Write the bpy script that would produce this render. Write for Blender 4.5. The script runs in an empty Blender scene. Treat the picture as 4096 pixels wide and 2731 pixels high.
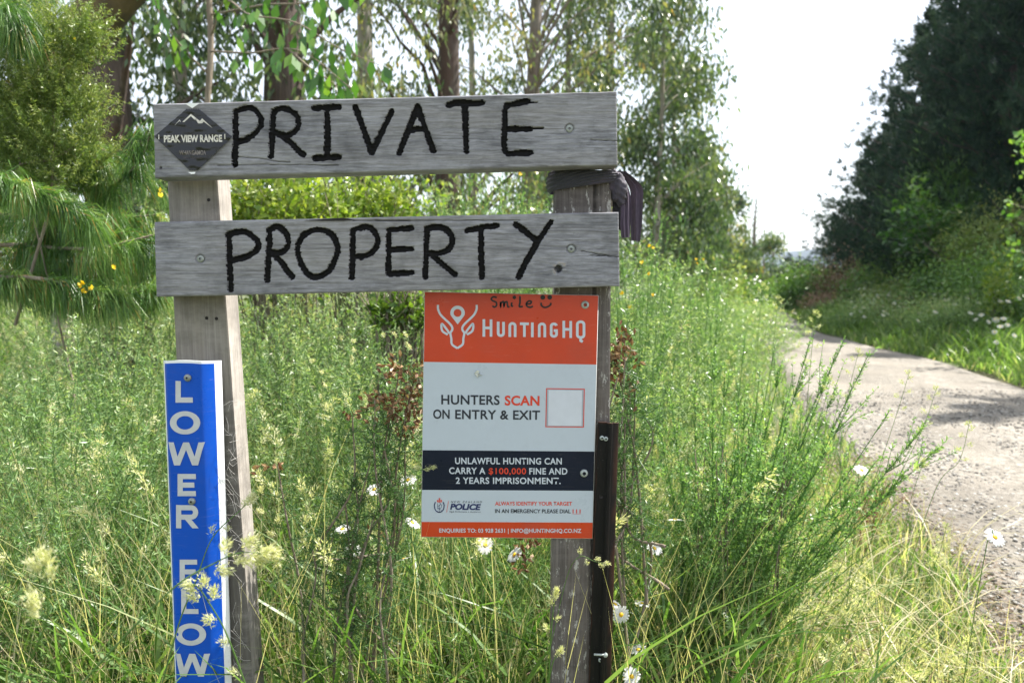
import bpy, math
import numpy as np
from mathutils import Vector

S = bpy.context.scene
COL = S.collection
R = math.radians
rng = np.random.default_rng(7)

# ------------------------------------------------------------------ camera
CAM_H = 1.6
PITCH = R(5.54)
F = 2731.0                      # focal length in pixels of a 4096 wide frame (24 mm on 36 mm)
cam = bpy.data.cameras.new("camera")
cam.lens = 24.0
cam.sensor_width = 36.0
cam.clip_start = 0.05
cam.clip_end = 6000
cam.dof.use_dof = True
cam.dof.focus_distance = 1.66
cam.dof.aperture_fstop = 3.6
camo = bpy.data.objects.new("camera", cam)
camo.location = (0, 0, CAM_H)
camo.rotation_euler = (R(90) - PITCH, 0, 0)
COL.objects.link(camo)
S.camera = camo

# ------------------------------------------------------------------ sky and sun
SUN_EL, SUN_AZ = R(56), R(62)   # azimuth measured from +Y towards +X
w = bpy.data.worlds.new("World")
S.world = w
w.use_nodes = True
nt = w.node_tree
nt.nodes.clear()
out = nt.nodes.new("ShaderNodeOutputWorld")
sky = nt.nodes.new("ShaderNodeTexSky")
sky.sky_type = 'NISHITA'
sky.sun_disc = False
sky.sun_elevation = SUN_EL
sky.sun_rotation = SUN_AZ
sky.dust_density = 2.0
bg = nt.nodes.new("ShaderNodeBackground")
bg.inputs[1].default_value = 0.05
nt.links.new(sky.outputs[0], bg.inputs[0])
tc = nt.nodes.new("ShaderNodeTexCoord")
nz = nt.nodes.new("ShaderNodeTexNoise")
nz.inputs["Scale"].default_value = 1.6
nz.inputs["Detail"].default_value = 5
nt.links.new(tc.outputs["Generated"], nz.inputs["Vector"])
rp = nt.nodes.new("ShaderNodeValToRGB")
rp.color_ramp.elements[0].position = 0.3
rp.color_ramp.elements[0].color = (0.93, 0.97, 1.0, 1)
rp.color_ramp.elements[1].position = 0.62
rp.color_ramp.elements[1].color = (0.98, 0.99, 1.0, 1)
nt.links.new(nz.outputs["Fac"], rp.inputs[0])
bg2 = nt.nodes.new("ShaderNodeBackground")      # thin bright cloud over the whole sky
bg2.inputs[1].default_value = 0.40
nt.links.new(rp.outputs[0], bg2.inputs[0])
ad = nt.nodes.new("ShaderNodeAddShader")
nt.links.new(bg.outputs[0], ad.inputs[0])
nt.links.new(bg2.outputs[0], ad.inputs[1])
nt.links.new(ad.outputs[0], out.inputs[0])

sl = bpy.data.lights.new("sun", 'SUN')
sl.energy = 5.0
sl.angle = R(0.53)
sl.color = (1.0, 0.95, 0.87)
so = bpy.data.objects.new("sun", sl)
SUN = Vector((math.cos(SUN_EL) * math.sin(SUN_AZ), math.cos(SUN_EL) * math.cos(SUN_AZ), math.sin(SUN_EL)))
so.rotation_euler = SUN.to_track_quat('Z', 'Y').to_euler()
COL.objects.link(so)
vs = S.view_settings
vs.view_transform = 'Standard'
vs.look = 'None'
vs.exposure = 1.38
vs.gamma = 1
vs.use_curve_mapping = False
cy = S.cycles
cy.max_bounces = 7
cy.diffuse_bounces = 3
cy.transmission_bounces = 4
cy.transparent_max_bounces = 6
cy.glossy_bounces = 2
cy.caustics_reflective = False
cy.caustics_refractive = False

# ------------------------------------------------------------------ helpers
CT, ST = math.cos(PITCH), math.sin(PITCH)


def P(px, py, Y):
    """World point seen at photograph pixel (4096 wide) lying at distance Y in front."""
    u, v = (px - 2048) / F, (1365.5 - py) / F
    dy = CT + v * ST
    dz = -ST + v * CT
    return np.array([u * Y / dy, Y, CAM_H + dz * Y / dy])


def G(px, py, z=0.0):
    """Ground point (height z) seen at a pixel."""
    u, v = (px - 2048) / F, (1365.5 - py) / F
    dy = CT + v * ST
    dz = -ST + v * CT
    t = (z - CAM_H) / dz
    return np.array([u * t, dy * t, z])


def unit(a):
    a = np.asarray(a, float)
    return a / (np.linalg.norm(a, axis=-1, keepdims=True) + 1e-9)


def vnoise(x, y, seed=0):
    r = np.random.default_rng(seed)
    T = r.random((256, 256))
    xi, yi = np.floor(x).astype(int), np.floor(y).astype(int)
    fx, fy = x - xi, y - yi
    fx, fy = fx * fx * (3 - 2 * fx), fy * fy * (3 - 2 * fy)
    a, b = T[xi & 255, yi & 255], T[(xi + 1) & 255, yi & 255]
    c, d = T[xi & 255, (yi + 1) & 255], T[(xi + 1) & 255, (yi + 1) & 255]
    return (a * (1 - fx) + b * fx) * (1 - fy) + (c * (1 - fx) + d * fx) * fy


class Geo:
    """Collects quads (a triangle repeats no vertex: it is not used), with a tint and a material slot."""

    def __init__(s):
        s.V, s.F, s.T, s.M, s.n = [], [], [], [], 0

    def add(s, v, f, t=0.5, m=0):
        v = np.asarray(v, float).reshape(-1, 3)
        f = np.asarray(f, int).reshape(-1, 4)
        s.V.append(v)
        s.F.append(f + s.n)
        s.T.append(np.broadcast_to(np.asarray(t, float), (len(v),)).copy())
        s.M.append(np.full(len(f), m, int))
        s.n += len(v)
        return s

    def arrays(s):
        return np.concatenate(s.V), np.concatenate(s.F), np.concatenate(s.T), np.concatenate(s.M)

    def put(s, g, loc=(0, 0, 0), rz=0.0, sc=1.0, dt=0.0, tilt=(0, 0)):
        v, f, t, m = g.arrays()
        c, q = math.cos(rz), math.sin(rz)
        v = v * np.asarray(sc)
        v = v + np.stack([v[:, 2] * tilt[0], v[:, 2] * tilt[1], 0 * v[:, 2]], 1)
        v = np.stack([v[:, 0] * c - v[:, 1] * q, v[:, 0] * q + v[:, 1] * c, v[:, 2]], 1) + np.asarray(loc)
        s.V.append(v)
        s.F.append(f + s.n)
        s.T.append(np.clip(t + dt, 0, 1))
        s.M.append(m)
        s.n += len(v)
        return s

    def kites(s, p, d, nrm, L, W, t=0.5, m=0, mid=0.42):
        p, d = np.asarray(p, float), unit(d)
        k = len(p)
        if not k:
            return s
        sd = unit(np.cross(d, nrm))
        L = np.broadcast_to(np.asarray(L, float), (k,))[:, None]
        W = np.broadcast_to(np.asarray(W, float), (k,))[:, None] * 0.5
        v = np.stack([p, p + d * L * mid + sd * W, p + d * L, p + d * L * mid - sd * W], 1)
        f = np.arange(4 * k).reshape(k, 4)
        t = np.repeat(np.broadcast_to(np.asarray(t, float), (k,)), 4)
        return s.add(v.reshape(-1, 3), f, t, m)

    def blades(s, base, az, h, lean, wd, segs=4, t=0.5, m=0, droop=0.0):
        """Grass blades: arched strips."""
        k = len(base)
        tt = np.linspace(0, 1, segs + 1)[None, :]
        h, lean, wd = [np.broadcast_to(np.asarray(q, float), (k,))[:, None] for q in (h, lean, wd)]
        droop = np.broadcast_to(np.asarray(droop, float), (k,))[:, None]
        out_ = lean * h * (0.25 * tt + 0.75 * tt ** 2.2)
        up = h * (tt - droop * tt ** 4)
        ca, sa = np.cos(az)[:, None], np.sin(az)[:, None]
        c = np.stack([base[:, 0:1] + out_ * ca, base[:, 1:2] + out_ * sa, base[:, 2:3] + up], 2)
        tw = rng.normal(0, 0.7, (k, 1)) + tt * rng.normal(0, .8, (k, 1))
        wv = wd * 0.5 * np.clip(1.02 - tt ** 2.2, 0.02, 1) * (0.75 + 0.5 * np.sin(tt * 3.14))
        sx, sy = -np.sin(az[:, None] + tw), np.cos(az[:, None] + tw)
        o = np.stack([sx * wv, sy * wv, 0 * wv + 0], 2)
        v = np.stack([c - o, c + o], 2).reshape(k, -1, 3)
        n = 2 * (segs + 1)
        f = []
        for i in range(segs):
            f.append([2 * i, 2 * i + 1, 2 * i + 3, 2 * i + 2])
        f = (np.array(f)[None] + (np.arange(k) * n)[:, None, None]).reshape(-1, 4)
        t = np.repeat(np.broadcast_to(np.asarray(t, float), (k,)), n)
        return s.add(v.reshape(-1, 3), f, t, m)

    def tube(s, pts, rad, sides=6, t=0.5, m=0, rough=0.0, cap=False):
        pts = np.asarray(pts, float)
        n = len(pts)
        rad = np.broadcast_to(np.asarray(rad, float), (n,))
        tg = unit(np.gradient(pts, axis=0))
        ref = np.array([0, 1.0, 0]) if abs(tg[0][1]) < 0.9 else np.array([1.0, 0, 0])
        a = unit(np.cross(tg, ref))
        b = np.cross(tg, a)
        an = np.linspace(0, 2 * np.pi, sides, endpoint=False)
        rr = rad[:, None] * (1 + rough * rng.normal(0, 1, (n, sides)))
        v = pts[:, None] + rr[..., None] * (np.cos(an)[None, :, None] * a[:, None] + np.sin(an)[None, :, None] * b[:, None])
        f = []
        for i in range(n - 1):
            for j in range(sides):
                k = (j + 1) % sides
                f.append([i * sides + j, i * sides + k, (i + 1) * sides + k, (i + 1) * sides + j])
        if cap and sides % 2 == 0:
            for i in (0, n - 1):
                for j in range(1, sides - 2, 2):
                    f.append([i * sides, i * sides + j, i * sides + j + 1, i * sides + j + 2])
        return s.add(v.reshape(-1, 3), f, t, m)

    def tubes3(s, A, B, r0, r1, t=0.5, m=0, bend=0.0):
        """Many thin 3 sided twigs from A to B at once."""
        A, B = np.asarray(A, float), np.asarray(B, float)
        k = len(A)
        if not k:
            return s
        M_ = (A + B) / 2 + rng.normal(0, 1, (k, 3)) * bend * np.linalg.norm(B - A, axis=1)[:, None]
        C = np.stack([A, M_, B], 1)
        d = unit(B - A)
        a = unit(np.cross(d, rng.normal(0, 1, (k, 3))))
        b = np.cross(d, a)
        r = np.stack([np.broadcast_to(q, (k,)) for q in (r0, (np.asarray(r0) + r1) / 2, r1)], 1)
        v = []
        for q in range(3):
            an = q * 2.0944
            v.append(C + r[..., None] * (math.cos(an) * a + math.sin(an) * b)[:, None])
        v = np.stack(v, 2).reshape(k, 9, 3)
        f = np.array([[i * 3 + j, i * 3 + (j + 1) % 3, (i + 1) * 3 + (j + 1) % 3, (i + 1) * 3 + j] for i in range(2) for j in range(3)])
        f = (f[None] + (np.arange(k) * 9)[:, None, None]).reshape(-1, 4)
        return s.add(v.reshape(-1, 3), f, np.repeat(np.broadcast_to(np.asarray(t, float), (k,)), 9), m)

    def box(s, c8, t=.5, m=0):
        """c8: bottom four then top four corners, both anticlockwise."""
        f = [[3, 2, 1, 0], [4, 5, 6, 7], [0, 1, 5, 4], [1, 2, 6, 5], [2, 3, 7, 6], [3, 0, 4, 7]]
        return s.add(c8, f, t, m)


TRIS = [0]


def mesh_from(name, g, mats, smooth=False):
    v, f, t, m = g.arrays()
    me = bpy.data.meshes.new(name)
    me.vertices.add(len(v))
    me.vertices.foreach_set("co", v.astype(np.float32).ravel())
    me.loops.add(f.size)
    me.loops.foreach_set("vertex_index", f.astype(np.int32).ravel())
    me.polygons.add(len(f))
    me.polygons.foreach_set("loop_start", np.arange(0, f.size, 4, dtype=np.int32))
    me.polygons.foreach_set("loop_total", np.full(len(f), 4, np.int32))
    if smooth:
        me.polygons.foreach_set("use_smooth", np.ones(len(f), bool))
    if not isinstance(mats, (list, tuple)):
        mats = [mats]
    for q in mats:
        me.materials.append(q)
    me.polygons.foreach_set("material_index", m.astype(np.int32))
    at = me.attributes.new("tint", 'FLOAT', 'POINT')
    at.data.foreach_set("value", t.astype(np.float32))
    me.update()
    me.validate()
    TRIS[0] += 2 * len(f)
    return me


def link(name, me, parent=None):
    o = bpy.data.objects.new(name, me)
    COL.objects.link(o)
    if parent is not None:
        o.parent = parent
    return o


def obj(name, g, mats, parent=None, smooth=False, label=None):
    o = link(name, mesh_from(name, g, mats, smooth), parent)
    if name in ("pods", "seed_head", "seeds", "flowers", "threads", "spines"):
        o["kind"] = "stuff"
    if label:
        o["label"] = label
    return o


def tag(o, label=None, cat=None, group=None, kind=None):
    if label:
        o["label"] = label
    if cat:
        o["category"] = cat
    if group:
        o["group"] = group
    if kind:
        o["kind"] = kind
    return o


def thing(name, label, cat, loc=(0, 0, 0), group=None):
    o = bpy.data.objects.new(name, None)
    o.empty_display_size = 0.1
    o.location = loc
    COL.objects.link(o)
    return tag(o, label, cat, group)


def copy_tree(o, parent=None):
    c = o.copy()
    COL.objects.link(c)
    if parent is not None:
        c.parent = parent
    for ch in list(o.children):
        copy_tree(ch, c)
    return c


# ------------------------------------------------------------------ materials
def newmat(name):
    m = bpy.data.materials.new(name)
    m.use_nodes = True
    n = m.node_tree
    return m, n, n.nodes["Principled BSDF"]


def ramp(n, fac, stops):
    r = n.nodes.new("ShaderNodeValToRGB")
    e = r.color_ramp.elements
    while len(e) < len(stops):
        e.new(0.5)
    for i, (p, c) in enumerate(stops):
        e[i].position = p
        e[i].color = (*c, 1)
    n.links.new(fac, r.inputs[0])
    return r.outputs[0]


def noise(n, vec, scale, detail=4, rough=.55, dist=0):
    q = n.nodes.new("ShaderNodeTexNoise")
    q.inputs["Scale"].default_value = scale
    q.inputs["Detail"].default_value = detail
    q.inputs["Roughness"].default_value = rough
    q.inputs["Distortion"].default_value = dist
    n.links.new(vec, q.inputs["Vector"])
    return q.outputs["Fac"]


def coords(n, scale=(1, 1, 1), kind="Object"):
    t = n.nodes.new("ShaderNodeTexCoord")
    mp = n.nodes.new("ShaderNodeMapping")
    mp.inputs["Scale"].default_value = scale
    n.links.new(t.outputs[kind], mp.inputs["Vector"])
    return mp.outputs[0]


def mix(n, fac, a, b, mode='MIX'):
    q = n.nodes.new("ShaderNodeMix")
    q.data_type = 'RGBA'
    q.blend_type = mode
    for i, x in ((0, fac), (6, a), (7, b)):
        if hasattr(x, "links"):
            n.links.new(x, q.inputs[i])
        elif isinstance(x, (int, float)):
            q.inputs[i].default_value = x
        else:
            q.inputs[i].default_value = (*x, 1)
    return q.outputs[2]


def bump(n, h, bs, strength=.3, dist=.01):
    b = n.nodes.new("ShaderNodeBump")
    b.inputs["Strength"].default_value = strength
    b.inputs["Distance"].default_value = dist
    n.links.new(h, b.inputs["Height"])
    n.links.new(b.outputs[0], bs.inputs["Normal"])


def leafmat(name, stops, trans=.35, rough=.42, spec=.5):
    m, n, bs = newmat(name)
    a = n.nodes.new("ShaderNodeAttribute")
    a.attribute_name = "tint"
    c = ramp(n, a.outputs["Fac"], stops)
    n.links.new(c, bs.inputs["Base Color"])
    bs.inputs["Roughness"].default_value = rough
    bs.inputs["Specular IOR Level"].default_value = spec
    tr = n.nodes.new("ShaderNodeBsdfTranslucent")
    g = n.nodes.new("ShaderNodeMix")
    g.data_type = 'RGBA'
    g.blend_type = 'MULTIPLY'
    g.inputs[0].default_value = 1
    n.links.new(c, g.inputs[6])
    g.inputs[7].default_value = (1.25, 1.3, .6, 1)
    n.links.new(g.outputs[2], tr.inputs[0])
    mx = n.nodes.new("ShaderNodeMixShader")
    mx.inputs[0].default_value = trans
    n.links.new(bs.outputs[0], mx.inputs[1])
    n.links.new(tr.outputs[0], mx.inputs[2])
    n.links.new(mx.outputs[0], n.nodes["Material Output"].inputs[0])
    return m


def plain(name, col, rough=.5, metal=0.0, var=.12, scale=30, spec=.5):
    m, n, bs = newmat(name)
    f = noise(n, coords(n), scale, 5)
    lo = tuple(x * (1 - var) for x in col)
    hi = tuple(min(1, x * (1 + var)) for x in col)
    n.links.new(ramp(n, f, [(.3, lo), (.7, hi)]), bs.inputs["Base Color"])
    bs.inputs["Roughness"].default_value = rough
    bs.inputs["Metallic"].default_value = metal
    bs.inputs["Specular IOR Level"].default_value = spec
    return m


def grime(key, amount=.35, dirt=(.10, .09, .07)):
    m = M[key]
    n = m.node_tree
    bs = n.nodes["Principled BSDF"]
    src = bs.inputs["Base Color"].links[0].from_socket
    f = noise(n, coords(n), 9, 8, .72)
    f2 = noise(n, coords(n, (3, 3, 40)), 6, 6, .7, 1)
    a = ramp(n, f, [(.52, (0, 0, 0)), (.78, (amount, amount, amount))])
    b = ramp(n, f2, [(.60, (0, 0, 0)), (.72, (amount * .6,) * 3)])
    c = mix(n, b, mix(n, a, src, dirt), tuple(min(1, x * 4 + .2) for x in dirt))
    n.links.new(c, bs.inputs["Base Color"])
    n.links.new(ramp(n, f, [(.35, (.25, .25, .25)), (.7, (.6, .6, .6))]), bs.inputs["Roughness"])


def woodmat(name, dark, lightc, warm, vertical=False, flake=None):
    m, n, bs = newmat(name)
    sc = (60, 60, 1.6) if vertical else (6, 34, 50)
    v = coords(n, sc)
    f1 = noise(n, v, 3.2, 8, .68, .6)
    f2 = noise(n, coords(n, (8, 8, .6) if vertical else (.9, 6, 9)), 1.5, 4)
    c = ramp(n, f1, [(.28, dark), (.5, tuple((a + b) / 2 for a, b in zip(dark, lightc))), (.7, lightc)])
    c = mix(n, ramp(n, f2, [(.42, (0, 0, 0)), (.72, (.55, .55, .55))]), c, warm)
    a = n.nodes.new("ShaderNodeAttribute")
    a.attribute_name = "tint"
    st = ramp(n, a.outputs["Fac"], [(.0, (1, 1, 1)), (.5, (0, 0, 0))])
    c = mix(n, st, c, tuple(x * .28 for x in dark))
    ab = ramp(n, a.outputs["Fac"], [(.5, (0, 0, 0)), (1, (1, 1, 1))])
    c = mix(n, ab, c, (0.26, .23, .19))
    blot = noise(n, coords(n), 7, 6, .7)
    c = mix(n, ramp(n, blot, [(.47, (0, 0, 0)), (.7, (.62, .62, .62))]), c, tuple(x * .7 for x in dark))
    bl2 = noise(n, coords(n, (2, 4, 7)), 2.2, 6, .75)
    c = mix(n, ramp(n, bl2, [(.50, (0, 0, 0)), (.68, (.45, .45, .45))]), c, tuple(min(1, x * 1.15) for x in lightc))
    if flake:
        fl = noise(n, coords(n, (26, 26, 9)), 2.2, 6, .75)
        c = mix(n, ramp(n, fl, [(.57, (0, 0, 0)), (.61, (.9, .9, .9))]), c, flake)
    n.links.new(c, bs.inputs["Base Color"])
    bs.inputs["Roughness"].default_value = .82
    bs.inputs["Specular IOR Level"].default_value = .25
    bump(n, f1, bs, .55, .0025)
    return m


M = {}
M['board'] = woodmat("weathered board", (.09, .09, .10), (.345, .347, .375), (.275, .26, .24))
M['post_l'] = woodmat("left post wood", (.10, .09, .08), (.28, .262, .24), (.31, .28, .23), True)
M['post_r'] = woodmat("right post wood", (.06, .052, .048), (.175, .155, .142), (.13, .10, .08), True, (.40, .39, .36))
M['paint'] = plain("black letter paint", (.005, .0048, .005), .6, 0, .5, 120, .12)
M['white'] = plain("white sign face", (.445, .50, .565), .32, 0, .03, 9)
M['orange'] = plain("orange sign face", (.50, .040, .006), .34, 0, .07, 8)
M['navy'] = plain("navy sign face", (.009, .013, .026), .35, 0, .15, 8, .15)
M['ink'] = plain("dark sign ink", (.012, .016, .03), .35, 0, .05, 8)
M['inkred'] = plain("red sign ink", (.60, .045, .02), .35, 0, .05, 8)
M['pale'] = plain("pale sign print", (.50, .545, .61), .35, 0, .03, 8)
M['police'] = plain("police navy ink", (.012, .02, .10), .35, 0, .05, 8)
M['marker'] = plain("black marker", (.012, .008, .008), .6, 0, .6, 60)
M['panel_edge'] = plain("panel edge", (.6, .6, .58), .5, 0, .1, 30)
M['paper'] = plain("weathered white label", (.54, .57, .63), .6, 0, .05, 30)
M['greyprint'] = plain("grey label border", (.32, .36, .41), .5, 0, .05, 30)
M['blue'] = plain("blue sign face", (.002, .072, .46), .25, 0, .08, 5, .25)
M['signwhite'] = plain("white sign border", (.78, .80, .82), .3, 0, .04, 20)
M['signletter'] = plain("reflective grey letter", (.50, .51, .53), .4, 0, .06, 40)
M['steel'] = plain("zinc screw", (.26, .28, .26), .5, .5, .25, 200)
M['hole'] = plain("dark recess", (.015, .013, .012), .9, 0, .3, 60)
M['cap'] = plain("grey bolt washer", (.36, .40, .38), .5, .3, .2, 200)
M['sticker'] = plain("black sticker vinyl", (.007, .007, .009), .2, 0, .3, 40, .45)
M['stickprint'] = plain("cream sticker print", (.60, .57, .50), .4, 0, .25, 90)
M['stickdim'] = plain("faded sticker print", (.20, .17, .15), .4, 0, .3, 90)
M['stickdark'] = plain("worn sticker print", (.05, .042, .038), .4, 0, .3, 90)
M['stickback'] = plain("sticker backing", (.75, .76, .70), .6, 0, .05, 90)


for q_, a_ in (('white', .16), ('orange', .22), ('navy', .12), ('blue', .16), ('signwhite', .3), ('signletter', .25)):
    grime(q_, a_)


def rustmat():
    m, n, bs = newmat("blackened rusty steel")
    f = noise(n, coords(n, (40, 40, 6)), 2.0, 8, .7)
    a = n.nodes.new("ShaderNodeAttribute")
    a.attribute_name = "tint"
    c = ramp(n, f, [(.35, (.003, .003, .0035)), (.6, (.007, .006, .006)), (.8, (.025, .012, .008))])
    c = mix(n, a.outputs["Fac"], c, (.06, .024, .014))
    sp = noise(n, coords(n), 260, 2)
    c = mix(n, ramp(n, sp, [(.70, (0, 0, 0)), (.74, (.5, .5, .5))]), c, (.1, .09, .08))
    n.links.new(c, bs.inputs["Base Color"])
    bs.inputs["Roughness"].default_value = .55
    bs.inputs["Specular IOR Level"].default_value = .2
    bump(n, f, bs, .3, .002)
    return m


M['rust'] = rustmat()


def clothmat():
    m, n, bs = newmat("faded cloth")
    f = noise(n, coords(n, (1, 1, 1)), 14, 5, .6)
    fine = noise(n, coords(n, (300, 300, 60)), 2, 2)
    c = ramp(n, f, [(.35, (.018, .023, .027)), (.52, (.030, .032, .040)), (.68, (.075, .055, .085))])
    a = n.nodes.new("ShaderNodeAttribute")
    a.attribute_name = "tint"
    c = mix(n, a.outputs["Fac"], c, (.16, .10, .17))
    c = mix(n, .15, c, ramp(n, fine, [(.3, (.02, .02, .03)), (.7, (.2, .17, .2))]))
    n.links.new(c, bs.inputs["Base Color"])
    bs.inputs["Roughness"].default_value = .85
    bs.inputs["Sheen Weight"].default_value = .1
    bump(n, fine, bs, .4, .001)
    return m


M['cloth'] = clothmat()

# foliage (tint picks the hue of each leaf; higher = yellower / drier)
M['grass'] = leafmat("grass", [(0, (.035, .095, .018)), (.38, (.13, .235, .06)), (.66, (.26, .36, .13)), (.86, (.46, .44, .25)), (1, (.60, .53, .38))], .50, .36)
M['straw'] = leafmat("seed grass", [(0, (.18, .26, .09)), (.4, (.42, .46, .22)), (1, (.72, .69, .48))], .42, .5)
M['gorse'] = leafmat("gorse", [(0, (.035, .09, .03)), (.5, (.16, .28, .10)), (.85, (.40, .49, .24)), (1, (.42, .35, .22))], .42, .36, .5)
M['broom'] = leafmat("broom", [(0, (.045, .13, .035)), (.5, (.16, .31, .095)), (1, (.36, .50, .20))], .42, .38, .5)
M['lime'] = leafmat("bright leaves", [(0, (.05, .11, .015)), (.5, (.17, .27, .035)), (1, (.38, .42, .10))], .42, .35)
M['euc'] = leafmat("gum leaves", [(0, (.032, .070, .034)), (.45, (.09, .145, .065)), (.8, (.22, .26, .13)), (1, (.40, .28, .10))], .38, .28, .6)
M['pine'] = leafmat("pine needles", [(0, (.009, .024, .016)), (.5, (.020, .048, .027)), (1, (.06, .095, .05))], .12, .7, .15)
M['pineleft'] = leafmat("young pine needles", [(0, (.032, .09, .022)), (.5, (.12, .24, .055)), (.88, (.30, .42, .14)), (1, (.42, .24, .09))], .45, .36, .45)
M['olive'] = leafmat("olive scrub", [(0, (.055, .10, .022)), (.5, (.16, .245, .055)), (1, (.36, .38, .13))], .38, .36)
M['shrub'] = leafmat("shrub leaves", [(0, (.03, .075, .02)), (.5, (.08, .18, .04)), (1, (.20, .33, .08))], .35, .35)
M['maple'] = leafmat("broad leaves", [(0, (.03, .10, .022)), (.6, (.09, .22, .035)), (1, (.26, .40, .06))], .38, .3, .6)
M['dead'] = leafmat("dead foliage", [(0, (.11, .07, .045)), (.5, (.24, .15, .10)), (1, (.38, .28, .19))], .2, .7)
M['pod'] = leafmat("gorse pods", [(0, (.075, .035, .018)), (.5, (.22, .115, .055)), (1, (.46, .33, .20))], .15, .5)
M['petal'] = leafmat("white petals", [(0, (.55, .56, .57)), (1, (.68, .68, .67))], .25, .5)
M['yellow'] = leafmat("yellow flower", [(0, (.62, .33, .01)), (1, (.85, .60, .02))], .2, .5)
M['redbud'] = leafmat("dry dock", [(0, (.10, .03, .015)), (1, (.28, .12, .06))], .1, .6)


def barkmat(name, dark, light, red, sx=14, sz=1.2):
    m, n, bs = newmat(name)
    f = noise(n, coords(n, (sx, sx, sz)), 1.6, 8, .7, .4)
    g = noise(n, coords(n, (3, 3, 1)), 1.0, 3)
    c = ramp(n, f, [(.3, dark), (.7, light)])
    c = mix(n, ramp(n, g, [(.45, (0, 0, 0)), (.6, (.8, .8, .8))]), c, red)
    n.links.new(c, bs.inputs["Base Color"])
    bs.inputs["Roughness"].default_value = .85
    bump(n, f, bs, .6, .03)
    return m


M['bark'] = barkmat("stringy red bark", (.035, .025, .02), (.15, .11, .09), (.09, .05, .036))
M['palebark'] = barkmat("smooth pale bark", (.24, .21, .18), (.52, .48, .43), (.34, .28, .22), 5, .6)
M['greybark'] = barkmat("grey bark", (.13, .11, .095), (.33, .29, .25), (.2, .15, .12), 10, 1)
M['oliveb'] = barkmat("olive smooth limb", (.06, .042, .018), (.16, .115, .05), (.035, .03, .022), 2.5, 1.2)
M['twig'] = barkmat("pale twig", (.13, .10, .075), (.40, .34, .27), (.2, .15, .1), 30, 3)
M['pinebark'] = barkmat("pine bark", (.028, .02, .017), (.09, .065, .055), (.06, .035, .025))

# ------------------------------------------------------------------ the setting
# road edges, as ground positions
LE = [G(*p)[:2] for p in ((4096, 2640), (3850, 2330), (3600, 2050), (3440, 1850), (3250, 1620), (3085, 1420), (3035, 1320), (3085, 1250))]
RE = [G(*p)[:2] for p in ((4500, 1690), (4096, 1545), (3800, 1452), (3500, 1385), (3280, 1330), (3185, 1280), (3150, 1252))]
LE = np.array([(1.15, -14), (1.25, -6), (1.35, 0)] + [tuple(a) for a in LE] + [(9.6, 38), (4, 54), (-12, 66), (-40, 74)])
RE = np.array([(6.4, -14), (6.5, -6), (6.6, 0)] + [tuple(a) for a in RE] + [(14.3, 42), (8, 60), (-9, 72), (-40, 80)])


def YR(a, off):
    """distance at which the sight line through pixel column a is off metres beyond the right road edge"""
    q = np.linspace(5, 80, 3000)
    return float(q[np.argmax((a - 2048) / F * q - np.interp(q, RE[:10, 1], RE[:10, 0]) - off > 0)])


def arc(poly, n):
    d = np.r_[0, np.cumsum(np.linalg.norm(np.diff(poly, axis=0), axis=1))]
    t = np.linspace(0, 1, n)
    t = (t ** 1.0) * d[-1]
    return np.stack([np.interp(t, d, poly[:, 0]), np.interp(t, d, poly[:, 1])], 1)


def left_edge(y):
    return np.interp(y, LE[:11, 1], LE[:11, 0])


def right_edge(y):
    return np.interp(y, RE[:10, 1], RE[:10, 0])


def sheet(X, Y, Z, mat, name, kind, smooth=True):
    ny, nx = X.shape
    i = np.arange(ny * nx).reshape(ny, nx)
    f = np.stack([i[:-1, :-1], i[:-1, 1:], i[1:, 1:], i[1:, :-1]], -1).reshape(-1, 4)
    g = Geo().add(np.stack([X, Y, Z], -1).reshape(-1, 3), f)
    return tag(obj(name, g, mat, None, smooth), kind=kind)


def groundmat():
    m, n, bs = newmat("verge soil and litter")
    v = coords(n)
    f = noise(n, v, 5, 8, .7)
    g = noise(n, v, .35, 3)
    c = ramp(n, f, [(.3, (.035, .032, .016)), (.5, (.085, .085, .035)), (.7, (.17, .15, .08))])
    c = mix(n, ramp(n, g, [(.4, (0, 0, 0)), (.6, (.6, .6, .6))]), c, (.06, .11, .03))
    n.links.new(c, bs.inputs["Base Color"])
    bs.inputs["Roughness"].default_value = .95
    bump(n, f, bs, .8, .04)
    return m


def roadmat():
    m, n, bs = newmat("gravel road")
    v = coords(n)
    big = noise(n, v, .8, 5, .6)
    fine = noise(n, v, 55, 6, .75)
    c = ramp(n, big, [(.32, (.135, .120, .098)), (.5, (.20, .180, .150)), (.68, (.29, .262, .218))])
    vo = n.nodes.new("ShaderNodeTexVoronoi")
    vo.inputs["Scale"].default_value = 26
    vo.inputs["Randomness"].default_value = 1
    n.links.new(v, vo.inputs["Vector"])
    sep = n.nodes.new("ShaderNodeSeparateColor")
    n.links.new(vo.outputs["Color"], sep.inputs[0])
    stone = ramp(n, sep.outputs[0], [(.0, (.13, .118, .10)), (.55, (.21, .192, .165)), (1, (.38, .36, .32))])
    patch = noise(n, v, 1.7, 4)
    c = mix(n, ramp(n, patch, [(.42, (.05, .05, .05)), (.62, (.6, .6, .6))]), c, stone)
    c = mix(n, .55, c, ramp(n, fine, [(.35, (.55, .55, .55)), (.65, (1.35, 1.35, 1.35))]), 'MULTIPLY')
    n.links.new(c, bs.inputs["Base Color"])
    bs.inputs["Roughness"].default_value = .93
    ad = n.nodes.new("ShaderNodeMath")
    ad.operation = 'ADD'
    n.links.new(fine, ad.inputs[0])
    n.links.new(vo.outputs["Distance"], ad.inputs[1])
    bump(n, ad.outputs[0], bs, .7, .02)
    return m


M['ground'] = groundmat()
M['road'] = roadmat()

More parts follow.
